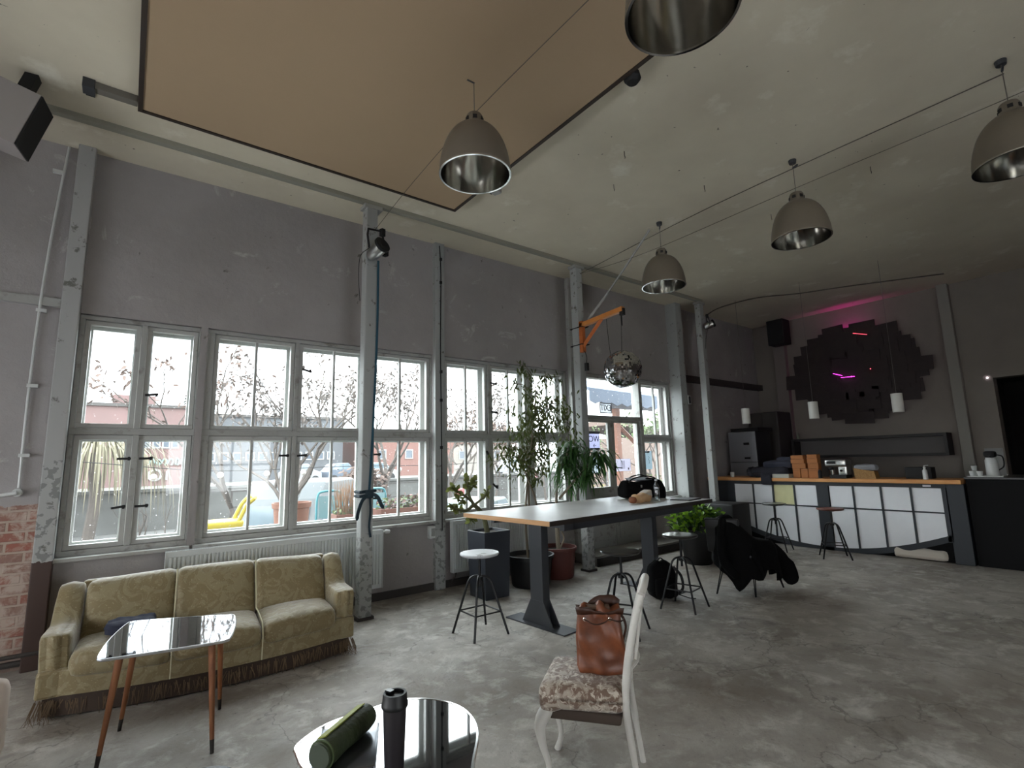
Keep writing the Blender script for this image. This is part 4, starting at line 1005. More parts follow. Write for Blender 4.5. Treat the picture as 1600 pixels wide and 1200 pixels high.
JP = thing('succulent_tree', 'leaning jade-like succulent with thick forked stems growing in the charcoal planter', 'plant', (3.72,5.45,.76))
js = MB(); jl = MB()
def br(pts, r0, r1, tips=True, seg=8):
    P = smooth_path(pts, 4); n = len(P); js.tube(P, [r0+(r1-r0)*i/(n-1) for i in range(n)], seg); return P[-1], (P[-1]-P[-2]).normalized()
W0 = Vector((3.72,5.45,.76))
def L(x, z, y=5.45): return (x-W0.x, y-W0.y, z-W0.z)
ends = []
br([L(3.70,.76),L(3.66,.92),L(3.59,1.04),L(3.50,1.12)], .034, .026)
ends.append(br([L(3.50,1.12),L(3.44,1.22),L(3.42,1.32),L(3.40,1.44)], .022, .012))
ends.append(br([L(3.50,1.12),L(3.36,1.06,5.40),L(3.22,1.09,5.38),L(3.12,1.15,5.38)], .022, .014))
ends.append(br([L(3.47,1.16),L(3.36,1.24),L(3.26,1.30),L(3.17,1.34)], .018, .011))
ends.append(br([L(3.52,1.12),L(3.60,1.18,5.42),L(3.66,1.24,5.40),L(3.69,1.30,5.40)], .017, .010))
ends.append(br([L(3.43,1.26),L(3.49,1.34),L(3.53,1.43)], .012, .008))
ends.append(br([L(3.62,1.0),L(3.50,.97,5.40),L(3.40,.95,5.38)], .012, .007))
ends.append(br([L(3.40,1.26),L(3.30,1.18,5.42),L(3.24,1.22,5.42)], .012, .007))
js.build('stem', SUCC, JP, smooth=True)
for (p_, d_) in ends:
    for k in range(22):
        q = p_-d_*random.uniform(0,.13)+Vector((random.gauss(0,.012),random.gauss(0,.012),random.gauss(0,.012)))
        dd = (d_*.5+Vector((random.gauss(0,.7),random.gauss(0,.7),random.gauss(.1,.7)))).normalized()
        jl.leaf(q, dd, random.uniform(.06,.095), random.uniform(.045,.062), .05)
for k in range(3): jl.leaf(L(3.40,.96,5.38), (random.gauss(0,.5),random.gauss(0,.5),-.6), .11, .07, .1)
jl.build('leaves', LEAFO, JP)

def round_pot(name_label, loc, r, h, m, cat='pot'):
    t = thing('round_pot', name_label, cat, loc)
    MB().lathe([(0,0),(r*.78,0),(r*.82,.02),(r*.95,h-.05),(r*1.02,h-.045),(r*1.04,h),(r*.96,h),(r*.90,h-.06),(0,h-.06)], seg=40).build('pot', m, t, smooth=True)
    MB().lathe([(0,h-.05),(r*.89,h-.055)], seg=30).build('soil', SOIL, t)
    return t
round_pot('wide black pot holding the tall thin fig tree', (4.44,5.52,0), .31, .40, POTB)
round_pot('dark red clay pot right behind the near table leg', (5.02,5.62,0), .27, .42, POTR)
FT = thing('fig_tree', 'tall thin indoor tree with sparse small drooping leaves in the wide black pot', 'tree', (4.44,5.52,.34))
fs_ = MB(); fl_ = MB()
def rel(x, y, z, o): return Vector((x-o[0], y-o[1], z-o[2]))
FO = (4.44,5.52,.34)
def twig_leaves(p, d, n, spread, L0=.088, mbl=fl_):
    for k in range(n):
        q = p+Vector((random.gauss(0,spread),random.gauss(0,spread*.8),random.gauss(0,spread)))
        dd = Vector((random.gauss(0,.5),random.gauss(0,.4),-random.uniform(.3,1.1)))
        mbl.leaf(q, dd, random.uniform(.7,1.2)*L0, random.uniform(.022,.032), .1)
trunks = [[(4.46,5.52,.34),(4.47,5.55,.9),(4.50,5.58,1.4),(4.58,5.58,1.95),(4.66,5.58,2.45),(4.70,5.6,2.82)],
          [(4.40,5.52,.34),(4.41,5.56,.9),(4.52,5.6,1.5),(4.70,5.62,2.0),(4.93,5.62,2.4)],
          [(4.52,5.50,.34),(4.50,5.42,1.0),(4.36,5.40,1.35),(4.25,5.42,1.62),(4.20,5.42,1.72)]]
tips = []
for tr in trunks:
    P = smooth_path(tr, 5); n = len(P)
    fs_.tube([rel(*p, FO) for p in P], [.017-.011*i/(n-1) for i in range(n)], 8)
    for i in range(int(n*.5), n):
        for q in range(2 if tr is not trunks[2] else 1):
            a = random.uniform(0,2*PI); Lg = random.uniform(.18,.50)
            e_ = P[i]+Vector((math.cos(a)*Lg, math.sin(a)*Lg*.6, random.uniform(-.02,.25)))
            m_ = (P[i]+e_)/2+Vector((0,0,.05))
            fs_.tube([rel(*v_, FO) for v_ in (P[i], m_, e_)], [.005,.004,.0025], 5)
            for k in range(5): tips.append(P[i].lerp(e_, .35+.16*k))
for tp in tips: twig_leaves(rel(*tp, FO), None, 4, .045)
for (x, z, n_) in ((5.15,2.25,60),(5.0,2.55,40),(5.3,2.05,50),(5.2,2.5,30),(4.45,2.3,45),(4.3,2.1,30),(4.9,1.75,25),(4.25,1.68,40),(4.12,1.75,20),(4.36,1.5,30)):
    fs_.tube([rel(4.62 if z > 1.72 else 4.38,5.55,z-.3, FO), rel((x+4.62)/2,5.55,z-.05, FO), rel(x,5.55,z, FO)], [.005,.004,.002], 5)
    twig_leaves(rel(x,5.55,z, FO), None, n_, .12)
fs_.build('trunk', mat('fig_stem', (112,100,84), .8), FT, smooth=True)
fl_.build('leaves', sheer(mat('leaf_fig', (46,58,30), .5, var=(92,102,44), vscale=6), .3), FT)
YT = thing('dracaena', 'bushy plant with long drooping strap leaves on a pale stem in the red pot', 'plant', (5.04,5.62,.38))
ys = MB(); ys.tube(smooth_path([(0,0,0),(.01,.02,.5),(.06,.02,1.0),(.25,.0,1.35)],5), [.03]*5+[.022]*11, 8).tube(smooth_path([(.03,0,0),(.10,-.02,.15),(.02,0,.32)],4), .012, 6)
ys.tube(smooth_path([(.05,.0,.7),(.33,-.18,1.05),(.50,-.30,1.25)],4), .018, 8)
ys.build('stem', BARKP, YT, smooth=True)
yl = MB()
for (cx_, cy_, cz_, n_, LL) in ((.28,-.06,1.42,95,.55),(.50,-.34,1.30,80,.50),(.15,-.05,1.20,55,.5),(.36,-.30,1.05,55,.42),(.20,-.05,.95,35,.36)):
    for k in range(n_):
        a = random.uniform(0,2*PI); u = random.uniform(.1,1.2)
        yl.strap((cx_+random.gauss(0,.05), cy_+random.gauss(0,.04), cz_+random.uniform(-.12,.10)), (math.cos(a)*.7, math.sin(a)*.55, u), LL*random.uniform(.6,1.1), .034, random.uniform(1.1,2.2))
for (a0, b0) in (((.58,-.36,1.40),(1.0,.0,.55)),((.56,-.36,1.35),(1,-.1,.1)),((.58,-.36,1.25),(.8,-.2,-.1))):
    yl.strap(a0, b0, .62, .03, .9)
yl.build('leaves', LEAFL, YT)
PP = round_pot('big black planter near the left end of the bar holding a yellow-green plant', (7.25,4.82,0), .26, .52, POTB, 'planter')
GP = thing('leafy_plant', 'low bushy plant with bright yellow-green leaves beyond the high table', 'plant', (7.25,4.82,.46))
g1 = MB(); g2 = MB()
for k in range(560):
    a = random.uniform(0,2*PI); r_ = random.uniform(.0,.36)
    p_ = (r_*math.cos(a), r_*math.sin(a), random.uniform(.0,.32)+.12*(1-r_/.36)); dd = (math.cos(a)*.7, math.sin(a)*.7, random.uniform(.1,1.4))
    (g1 if k % 3 else g2).leaf(p_, dd, random.uniform(.10,.18), random.uniform(.045,.07), .35)
for k in range(40):
    a = random.uniform(0,2*PI); g2.tube([(0.02*math.cos(a),.02*math.sin(a),.0),(.15*math.cos(a),.15*math.sin(a),.3)], .004, 4)
g1.build('leaves', LEAFB, GP); tag(g2.build('dark_leaves', LEAFD, GP), 'darker green leaves', None)
one(MB().rbox((8.35,4.95,.42),(.55,.6,.84),.03,3), 'storage_bin', mat('bin_black', (8,8,9), .6), 'big black bin standing between the bright plant and the left end of the bar', 'bin', (8.35,4.95,0), smooth=True)

# ------------------------------------------------------------------ bar
BX = 9.75
BAR = thing('bar_counter', 'dark bar whose front is an upturned arched window grid of white panels', 'bar', (BX, 4.0, 0))
def az(y): return .05+.127*(y-3.92)**2
MB().box(BX+.09, 10.42, 2.04, 6.05, .0, 1.145).build('body', BARSIDE, BAR, world=True)
MB().box(BX-.0, 10.42, 2.02, 2.24, .0, 1.145).build('end_post', BARBODY, BAR, world=True, bevel=.006)
MB().box(BX-.0, 10.42, 5.70, 6.10, .0, 1.145).build('end_post', BARBODY, BAR, world=True, bevel=.006)
fm = MB().box(BX, BX+.085, 2.24, 5.70, 1.085, 1.145)
ys_b = [2.27,2.665,3.06,3.455,3.835,4.02,4.405,4.79,5.17,5.56]
zm = .72
N = 40
for i in range(N):   # curved lower frame
    a, b = 2.24+3.46*i/N, 2.24+3.46*(i+1)/N
    fm.prism([(a, az(a)-.09), (b, az(b)-.09), (b, az(b)), (a, az(a))], BX, BX+.085, 'x')
fm.build('arched_frame', BARBODY, BAR, world=True)
mu = MB()
for i, y in enumerate(ys_b):
    if i in (4, 5): continue
    mu.box(BX+.005, BX+.04, y-.014, y+.014, az(y)-.02, 1.09)
mu.box(BX, BX+.06, 3.835, 4.02, .0, 1.09)
mu.box(BX+.005, BX+.04, 2.27, 5.56, zm-.011, zm+.011)
mu.box(BX, BX+.06, 2.22, 2.285, .30, 1.09).box(BX, BX+.06, 5.55, 5.72, .2, 1.09)
mu.build('muntins', BARBODY, BAR, world=True)
cells = [(ys_b[i]+.014, ys_b[i+1]-.014) for i in range(9) if i != 4]
for i, (a, b) in enumerate(cells):
    pt = MB().prism([(a, zm+.011), (b, zm+.011), (b, 1.085), (a, 1.085)], BX+.02, BX+.03, 'x')
    o = pt.build('panel', PANELY if i == 5 else PANELW, BAR, world=True)
    if i == 5: o['label'] = 'yellow panel, lamp glow put into its colour'
    n = 6; low = [(a+(b-a)*k/n, az(a+(b-a)*k/n)+.0) for k in range(n+1)]
    MB().prism(low+[(b, zm-.011), (a, zm-.011)], BX+.02, BX+.03, 'x').build('panel', PANELW, BAR, world=True)
one(MB().box(9.68, 10.46, 2.03, 6.08, 1.15, 1.21), 'wooden_worktop', OAK, 'long warm-brown wooden worktop lying on the dark bar', 'worktop', (9.75,4.0,1.15), bevel=.004)
cr_ = crumple(9.80, 2.66, .085, .12, .62, .15, 9, 16)
one(cr_, 'crumpled_sheet', mat('crumpled_pale', (196,188,176), .8), 'pale crumpled sheet stuffed under the right end of the bar front', 'sheet', (9.80,2.66,0), smooth=True, angle=60)
t = thing('black_cabinet', 'big black cabinet at the right-hand end of the bar', 'cabinet', (10.1, 1.45, 0))
MB().box(9.80, 10.9, .75, 2.0, 0, 1.22).build('body', BARSIDE, t, world=True, bevel=.006)
MB().box(9.78, 10.92, .73, 2.01, 1.22, 1.25).build('top', mat('cabinet_top_black', (14,14,16), .35), t, world=True, bevel=.004)
for y in (1.36,): MB().box(9.792, 9.80, y-.006, y+.006, .1, 1.2).build('door_gap', INK, t, world=True)

# things on the bar
cz = 1.21
def cloth(nm, label, x, y, z, sx, sy, sz, seed, m_): return one(crumple(x,y,z,sx,sy,sz,seed), nm, m_, label, 'clothing', (x,y,z-sz/2), smooth=True, angle=60)
JK = mat('jacket_slate', (52,54,68), .85, bump=.3, bscale=18); JK2 = mat('jacket_dark', (36,36,46), .85, bump=.3, bscale=18)
t = thing('jacket_pile', 'heap of dark slate jackets on the bar top, one hanging over the edge', 'clothing', (10.0,4.8,cz))
crumple(9.98,4.85,cz+.10,.45,.66,.19,2).build('lower_jacket', JK2, t, world=True, smooth=True, angle=60)
crumple(10.02,4.72,cz+.24,.36,.52,.14,6).build('upper_jacket', JK, t, world=True, smooth=True, angle=60)
crumple(10.02,4.62,cz+.33,.20,.26,.10,8).build('sleeve', JK, t, world=True, smooth=True, angle=60)
crumple(9.69,4.85,cz-.03,.07,.20,.20,12).build('hanging_sleeve', JK2, t, world=True, smooth=True, angle=60)
one(crumple(10.0,5.22,cz+.10,.30,.26,.18,21), 'beanie', mat('beanie_grey', (58,58,66), .9), 'dark grey woolly bundle left of the jacket heap on the bar', 'clothing', (10.0,5.22,cz), smooth=True, angle=60)
one(MB().lathe([(0,0),(.035,0),(.04,.10),(.034,.10),(.03,.01),(0,.01)], seg=20, c=(9.85,5.62,cz)), 'white_cup', WHITE, 'little white cup near the left end of the bar top', 'cup', (9.85,5.62,cz), smooth=True)
one(MB().cbox((9.82,4.60,cz+.035),(.22,.30,.07)), 'flat_box', mat('flat_box_grey', (176,176,166), .6), 'flat pale grey box in front of the jacket heap on the bar', 'box', (9.82,4.60,cz), bevel=.004)
BXL = 'small cardboard boxes stacked on the bar'
def cbox_thing(y, z, sy, sz, x, label, rz=0):
    t_ = thing('cardboard_box', label, 'box', (x, y, z), rz, BXL)
    MB().cbox((0,0,sz/2),(.14,sy-.004,sz-.003)).build('carton', CARD, t_, bevel=.002)
    MB().box(-.072,-.0695,-sy*.42,sy*.42,sz*.78,sz*.80).build('lid_seam', mat('card_seam', (112,70,40), .8), t_)
cbox_thing(4.36,cz,.13,.17,9.9,'cardboard box at the far left of the bottom row of the stack on the bar')
cbox_thing(4.225,cz,.12,.165,9.9,'cardboard box in the middle of the bottom row of the stack on the bar', R(3))
cbox_thing(4.31,cz+.17,.24,.09,9.9,'flat cardboard box second from the bottom in the left stack')
cbox_thing(4.325,cz+.26,.24,.08,9.9,'flat cardboard box third from the bottom in the left stack', R(-3))
cbox_thing(4.33,cz+.34,.22,.07,9.9,'topmost cardboard box of the lower left stack')
cbox_thing(4.07,cz,.17,.165,9.9,'cardboard box at the foot of the taller right stack')
cbox_thing(4.07,cz+.165,.18,.10,9.9,'second cardboard box from the bottom of the taller right stack', R(2))
cbox_thing(4.075,cz+.265,.18,.085,9.9,'third cardboard box from the bottom of the taller right stack')
cbox_thing(4.07,cz+.35,.17,.07,9.9,'topmost cardboard box of the taller right stack', R(-2))
t = thing('coffee_machine', 'silver espresso machine with a black drip area on the bar', 'coffee machine', (9.95,3.72,cz))
MB().box(-.10,.16,-.16,.10,0,.06).build('base', INK, t, bevel=.004)
MB().rbox((.05,.0,.26),(.28,.34,.13),.03,4).build('top_housing', STEEL, t, smooth=True)
MB().rbox((.06,-.09,.14),(.20,.14,.20),.02,3).build('column', STEEL, t, smooth=True)
MB().lathe([(0,-.03),(.035,-.03),(.035,.02),(0,.02)], seg=16, c=(-.04,.08,.17)).tube([(-.04,.08,.16),(-.16,.08,.15)], .012, 8).build('group_head', INK, t, smooth=True)
MB().lathe([(0,0),(.04,0),(.045,.09),(0,.09)], seg=20, c=(-.02,.08,.06)).build('milk_jug', CHROME, t, smooth=True)
MB().lathe([(0,0),(.02,0),(.02,.02),(0,.02)], seg=16, M=Euler((0,R(-90),0)).to_matrix().to_4x4(), c=(-.09,-.09,.13)).cbox((-.095,.06,.27),(.01,.14,.05)).build('control_panel', INK, t)
one(MB().lathe([(0,0),(.03,0),(.03,.12),(.012,.15),(0,.15)], seg=16, c=(9.82,3.96,cz)), 'syrup_bottle', INK, 'small dark bottle between the cardboard boxes and the espresso machine', 'bottle', (9.82,3.96,cz), smooth=True)
t = thing('woven_basket', 'little tan basket with a grey plastic bag sticking out on the bar', 'basket', (9.95,3.28,cz))
MB().prism([(-.15,.0),(.15,.0),(.17,.17),(-.13,.12)], -.09, .09, 'x').build('basket_body', mat('basket_tan', (176,140,92), .9, var=(130,98,60), vscale=50), t)
o_ = crumple(0,0,.18,.18,.32,.10,31).build('plastic_bag', mat('grey_plastic', (134,136,142), .4), t, smooth=True, angle=60)
one(MB().rbox((10.12,2.60,cz+.09),(.22,.34,.18),.01,2), 'black_box', INK, 'black box lying on the right part of the bar top', 'box', (10.12,2.60,cz), smooth=True)
t = thing('spray_bottle', 'white pump bottle in front of the black box on the bar', 'bottle', (9.80,2.46,cz))
MB().lathe([(0,0),(.032,0),(.034,.02),(.032,.13),(.014,.16),(.013,.18),(0,.18)], seg=20).build('bottle_body', WHITE, t, smooth=True)
MB().tube([(0,0,.18),(0,0,.21),(0,-.05,.215)], .008, 8).lathe([(0,.17),(.018,.17),(.018,.19),(0,.19)], seg=12).build('pump', WHITE, t, smooth=True)
one(MB().cbox((9.748,2.45,1.115),(.006,.10,.03)), 'edge_label', PAPER, 'small whitish tag stuck to the bar front under the pump bottle', 'label', (9.742,2.45,1.1))
tz = 1.25
t = thing('serving_tray', 'white tray on the black cabinet at the right-hand end of the bar', 'tray', (10.05,1.80,tz))
MB().box(-.15,.15,-.20,.20,0,.012).plate(-.15,.15,0,.03,[(.012,.03,[(-.14,.14)])],-.20,-.19).build('tray_plate', WHITE, t, bevel=.003)
t = thing('vacuum_flask', 'white vacuum flask with a black lever top on the white tray', 'flask', (10.10,1.74,tz+.012))
MB().lathe([(0,0),(.072,0),(.075,.01),(.07,.22),(.055,.26),(0,.26)], seg=28).build('body', WHITE, t, smooth=True)
MB().rbox((0,0,.31),(.16,.13,.09),.03,4).cbox((-.09,.0,.28),(.05,.03,.03)).build('lever_top', INK, t, smooth=True)
MB().tube(smooth_path([(.0,-.07,.30),(.0,-.13,.27),(0,-.13,.14),(0,-.07,.08)],4), .009, 6).build('handle', INK, t, smooth=True)
for i, (x, y, z, l) in enumerate(((10.0,1.95,0,'white cup at the far left of the tray'),(10.05,1.93,.075,'white cup stacked on another cup on the tray'),(9.98,1.86,0,'white cup at the front of the tray beside the flask'),(10.06,1.925,0,'white cup under the stacked cup at the back of the tray'))):
    one(MB().lathe([(0,0),(.028,0),(.036,.07),(.032,.07),(.025,.008),(0,.008)], seg=20, c=(x,y,tz+.013+z)), 'cup', WHITE, l, 'cup', (x,y,tz+.013+z), group='cups on the white tray', smooth=True)
one(MB().box(12.375,12.385,1.95,2.20,1.10,1.66).box(12.36,12.376,1.97,2.18,1.60,1.65), 'wall_notice', mat('notice_grey', (150,150,148), .8), 'pale grey sheet with a whitish top strip pinned beside the dark doorway', 'notice', (12.38,2.07,1.1))
one(MB().rbox((12.3895,2.00,2.93),(.022,.022,.022),.01,3), 'indicator_lamp', mat('tiny_lamp', (255,250,255), .3, emit=(255,240,255), estr=3), 'tiny glowing dot by the top corner of the dark doorway', 'light', (12.36,2.0,2.9), smooth=True)

# fridge behind the bar
t = thing('fridge', 'tall grey two-door fridge standing behind the left end of the bar', 'fridge', (10.95,5.76,0))
MB().box(10.62,11.25,5.46,6.06,.05,2.14).build('cabinet', mat('fridge_side', (30,32,36), .5), t, world=True, bevel=.006)
MB().box(10.66,11.2,5.5,6.02,0,.05).build('plinth', INK, t, world=True)
FG = mat('fridge_front', (150,152,158), .35, metal=.4)
MB().box(10.585,10.617,5.46,6.06,1.50,2.14).build('door', FG, t, world=True, bevel=.005)
MB().box(10.585,10.617,5.46,6.06,.10,1.49).build('door', FG, t, world=True, bevel=.005)
MB().box(10.57,10.59,5.60,5.72,1.86,1.91).build('handle', INK, t, world=True); MB().box(10.57,10.59,5.60,5.72,1.56,1.60)                    .build('handle', INK, t, world=True)
one(MB().box(10.6,11.25,5.40,6.0,2.15,2.22), 'black_tray', INK, 'flat black tray lying on top of the tall grey fridge', 'tray', (10.9,5.7,2.15))
t = thing('tall_cupboard', 'dark tall cupboard in the corner behind the fridge', 'cupboard', (12.0,5.75,0))
MB().box(11.6,12.24,5.43,6.1,0,2.6).build('carcass', mat('cupboard_dark', (58,54,54), .6), t, world=True, bevel=.006)
MB().box(11.585,11.6,5.44,5.76,.05,2.58).build('door', mat('cupboard_door', (64,60,58), .55), t, world=True, bevel=.003)
MB().box(11.585,11.6,5.77,6.09,.05,2.58).build('door', mat('cupboard_door', (64,60,58), .55), t, world=True, bevel=.003)
# long wall shelf
t = thing('wall_shelf', 'long dark-framed shelf mounted low on the wall behind the bar', 'shelf', (12.2,4.05,1.58))
SHD = mat('shelf_dark', (40,38,38), .6)
MB().box(12.02,12.38,2.62,5.38,1.92,1.97).build('top_board', SHD, t, world=True)
MB().box(12.02,12.38,2.62,5.38,1.55,1.60).build('bottom_board', SHD, t, world=True)
MB().box(12.02,12.38,2.62,2.67,1.60,1.92).build('end_board', SHD, t, world=True); MB().box(12.02,12.38,5.33,5.38,1.60,1.92).build('end_board', SHD, t, world=True)
MB().box(12.36,12.385,2.67,5.33,1.60,1.92).build('back_board', mat('shelf_back', (104,100,98), .8), t, world=True)
one(MB().box(12.03,12.36,2.55,5.40,.0,.9), 'back_cupboard', mat('back_cupboard_dark', (40,40,42), .6), 'low dark cupboard along the wall behind the bar', 'cupboard', (12.2,4.0,0), bevel=.004)
one(MB().lathe([(0,0),(.03,0),(.03,.13),(0,.13)], seg=14, c=(12.2,5.30,1.97)), 'small_bottle', mat('bottle_green_grey', (120,124,104), .4), 'tiny pale bottle standing on the left end of the dark wall shelf', 'bottle', (12.2,5.30,1.97), smooth=True)
# pendants over the bar
def pendant(y, label, proto=[None]):
    if proto[0]: return dup(proto[0], (9.75, y, 2.26), 0, label)
    t = thing('pendant_lamp', label, 'pendant lamp', (9.75, y, 2.26), 0, 'white tube pendants above the bar')
    MB().lathe([(.072,.0),(.078,.0),(.078,.30),(.02,.305)], seg=32).build('lamp_shade', mat('pendant_white', (214,212,206), .45), t, smooth=True, angle=50)
    MB().lathe([(.071,.30),(.071,.001)], seg=32).build('shade_inside', mat('pendant_inner', (150,148,142), .5), t, smooth=True)
    MB().tube([(0,0,.30),(0,0,HC-2.26)], .003, 5).build('cord', mat('cord_grey', (104,100,96), .6), t)
    MB().lathe([(0,.20),(.03,.20),(.03,.29),(0,.29)], seg=12).build('lamp_socket', INK, t)
    proto[0] = t; return t
pendant(5.17, 'leftmost white tube pendant, hanging above the fridge end of the bar')
pendant(3.92, 'middle white tube pendant, at the lower left of the dark star-shaped wall piece')
pendant(2.67, 'rightmost white tube pendant, at the lower right of the dark star-shaped wall piece')

# dark stepped wall piece with hidden coloured light
t = thing('wall_sculpture', 'big dark stepped star-like wall piece with a magenta light behind it', 'wall decoration', (12.28,4.05,3.3))
OL = [(4.389,4.422),(3.74,4.37),(3.731,4.243),(3.27,4.218),(3.252,3.999),(3.128,3.867),(2.982,3.771),(2.958,3.534),(2.785,3.35),(2.82,3.22),(2.995,3.2),(3.072,2.912),(2.937,2.843),(3.053,2.719),(3.448,2.479),(3.672,2.434),(3.72,2.307),(4.036,2.251),(4.412,2.348),(4.463,2.449),(4.684,2.525),(4.919,2.546),(5.179,2.938),(5.344,3.258),(5.179,3.611),(5.12,3.777),(4.923,3.793),(4.954,4.023),(4.743,4.205),(4.436,4.228)]
SC = mat('sculpture_dark', (44,36,38), .75, var=(56,46,46), vscale=5)
cx_, cy_ = 4.07, 3.32
for k, (sc_, x0, x1) in enumerate(((1.0,12.24,12.27),(.80,12.21,12.238),(.55,12.18,12.208))):
    M_ = Matrix.Rotation(R(17*k), 2)
    pl = [tuple(Vector((cx_, cy_))+(M_ @ ((Vector(q)-Vector((cx_, cy_)))*sc_))) for q in OL]
    lm = MB().prism([tuple(Vector((cx_, cy_))+(Vector(q)-Vector((cx_, cy_)))*.93) for q in pl], x0, x1, 'x')
    for i_, q in enumerate(pl):   # overlapping rectangular boards give the stepped edge
        v_ = (Vector(q)-Vector((cx_, cy_)))*.86; hw, hh = .21*sc_+.03*(i_ % 3), .135*sc_+.025*(i_ % 2)
        lm.cbox((x0-.006-.003*(i_ % 3), cx_+v_.x, cy_+v_.y), (.012, hw*2, hh*2), (R(3*(i_ % 3)-3), 0, 0))
    lm.build('layer', SC, t, world=True)
MB().box(12.27,12.38,3.9,4.3,3.1,3.5).build('mounting_block', SC, t, world=True)
LED = mat('led_magenta', (255,60,190), .5, emit=(255,40,190), estr=5.0)
MB().tube(smooth_path([(12.31,4.34,4.20),(12.31,4.1,4.25),(12.31,3.75,4.20)],3), .010, 6).build('light_strip', LED, t, world=True)
LED2 = mat('led_dots', (255,80,240), .5, emit=(255,60,230), estr=1.0)
MB().tube([(12.13,4.40,3.35),(12.13,4.23,3.28)], .0045, 6).tube([(12.13,4.26,3.24),(12.13,4.0,3.23)], .0035, 6).lathe([(0,-.012),(.012,0),(0,.012)], seg=8, c=(12.13,4.06,3.235)).build('led_line', LED2, t, world=True)
MB().tube([(12.19,3.95,4.16),(12.19,3.70,4.08)], .0035, 6).lathe([(0,-.012),(.012,0),(0,.012)], seg=8, c=(12.13,3.70,3.345)).build('led_line', mat('led_red', (255,90,110), .5, emit=(255,80,100), estr=.7), t, world=True)
# loudspeakers
t = thing('loudspeaker', 'black loudspeaker high in the far corner left of the dark star-shaped piece', 'loudspeaker', (11.95,5.38,4.2))
MB().box(11.80,12.14,5.19,5.56,4.16,4.74).build('cabinet', INK, t, world=True, bevel=.006)
MB().box(11.785,11.80,5.21,5.54,4.18,4.72).build('grille', mat('grille_black', (24,24,26), .9), t, world=True)
MB().box(12.14,12.27,5.32,5.42,4.40,4.50).build('bracket', INK, t, world=True)
SPB = [Vector(v_) for v_ in ((.107,.991,.077),(-.273,.103,-.957),(-.956,.081,.281))]
SPO = Vector((-.727,5.055,4.58)); SD_ = (.319,.455,.30)
t = thing('loudspeaker', 'loudspeaker with pale sides and a black front hung in the top left corner', 'loudspeaker', SPO)
def spk(a0, a1, b0, b1, c0, c1):
    m_ = Matrix((SPB[0], SPB[1], SPB[2])).transposed().to_4x4(); return MB().box(a0, a1, b0, b1, c0, c1, m_)
spk(0, SD_[0], 0, SD_[1], .012, SD_[2]).build('cabinet', mat('speaker_pale', (150,144,142), .6), t, bevel=.004)
spk(.004, SD_[0]-.004, .004, SD_[1]-.004, 0, .012).build('grille', mat('grille_black', (24,24,26), .9), t)
spk(.10,.20,-.26,0,.12,.20).build('bracket', INK, t)
# ------------------------------------------------------------------ outside
GZ = -.8
OUTG = mat('yard_ground', (72,71,70), .9, var=(96,95,92), vscale=.9)
struct(MB().box(-60, 140, 6.5, 26, GZ-.3, GZ).build('ground', OUTG))
struct(MB().box(-60, 160, 26, 160, -.3, .35).build('ground', mat('far_bank_ground', (96,97,90), .9, var=(110,110,100), vscale=.4)))
struct(MB().box(-4.5, 5.9, 6.5, 9.3, GZ, .28).box(5.9, 14, 6.5, 9.3, GZ, -.02).build('terrace', mat('terrace_slab', (104,103,101), .85, var=(130,129,126), vscale=2)))
one(MB().box(-60, 160, 25.6, 26.0, GZ, .75).box(-60, 160, 25.5, 26.1, .75, .87), 'embankment_wall', mat('embankment', (88,88,86), .9, var=(70,69,67), vscale=.6, stretch=(1,1,3)), 'long grey embankment wall beyond the yard', 'wall', (20,25.8,GZ))
BRK = mat('far_brick', (106,82,80), .9, var=(94,76,74), vscale=.5)
GREYB = mat('far_grey_facade', (78,79,82), .8, var=(70,72,76), vscale=.4)
WFR = mat('far_window_white', (130,131,132), .6); WGL = mat('far_window_dark', (62,70,80), .15)
def building(name_label, x0, x1, y, z1, m, rows, ww=.9, hh=1.0, roof=None, depth=9, chimney=None):
    t = thing('building', name_label, 'building', ((x0+x1)/2, y+depth/2, .35))
    MB().box(x0, x1, y, y+depth, .35, z1).build('wall', m, t, world=True)
    MB().box(x0-.2, x1+.2, y-.2, y+depth, z1, z1+.25).build('roof', roof or TRIMD, t, world=True)
    if chimney: MB().box(*chimney).build('roof_block', m, t, world=True)
    for (zc, xs) in rows:
        for x in xs:
            f = MB().plate(x-ww/2, x+ww/2, zc-hh/2, zc+hh/2, [(zc-hh/2+.1, zc+hh/2-.1, [(x-ww/2+.1, x+ww/2-.1)])], y-.08, y+.02).build('window', WFR, t, world=True)
            p = MB().box(x-ww/2+.1, x+ww/2-.1, y-.02, y+.0, zc-hh/2+.1, zc+hh/2-.1).build('pane', WGL, f); p.location = -Vector(t.location)
    return t
b1 = building('low reddish brick building with four white windows and pale graffiti across the canal', -12, 4.6, 50, 6.6, BRK, [(3.7, [1.2,1.85,2.5,3.1,-.6,-2.4,-4.2])], .55, .75, None, 9, (-1.2, 1.6, 50.5, 55, 6.6, 7.6))
gf = MB(); random.seed(3)
for k in range(7):
    a = [(1.5+k*.42+random.uniform(-.1,.1), 49.93, 1.9+random.uniform(0,.2)), (1.6+k*.42, 49.93, 2.5+random.uniform(-.1,.1)), (1.8+k*.42, 49.93, 2.3), (1.7+k*.42, 49.93, 1.95)]
    gf.tube(smooth_path(a, 4), .07, 5)
o = gf.build('graffiti', mat('graffiti_mint', (112,134,130), .8), b1, world=True); 
gf = MB()
gf.tube(smooth_path([(-.9,49.93,2.9),(-.3,49.93,2.6),(.2,49.93,2.8),(.6,49.93,2.75)],4), .09, 5)
gf.lathe([(.34,-.03),(.34,.03),(.50,.03),(.50,-.03),(.34,-.03)], seg=20, M=Euler((R(90),0,0)).to_matrix().to_4x4(), c=(1.9,49.93,1.2)).tube([(2.7,49.93,.8),(2.7,49.93,1.5)], .08, 5)
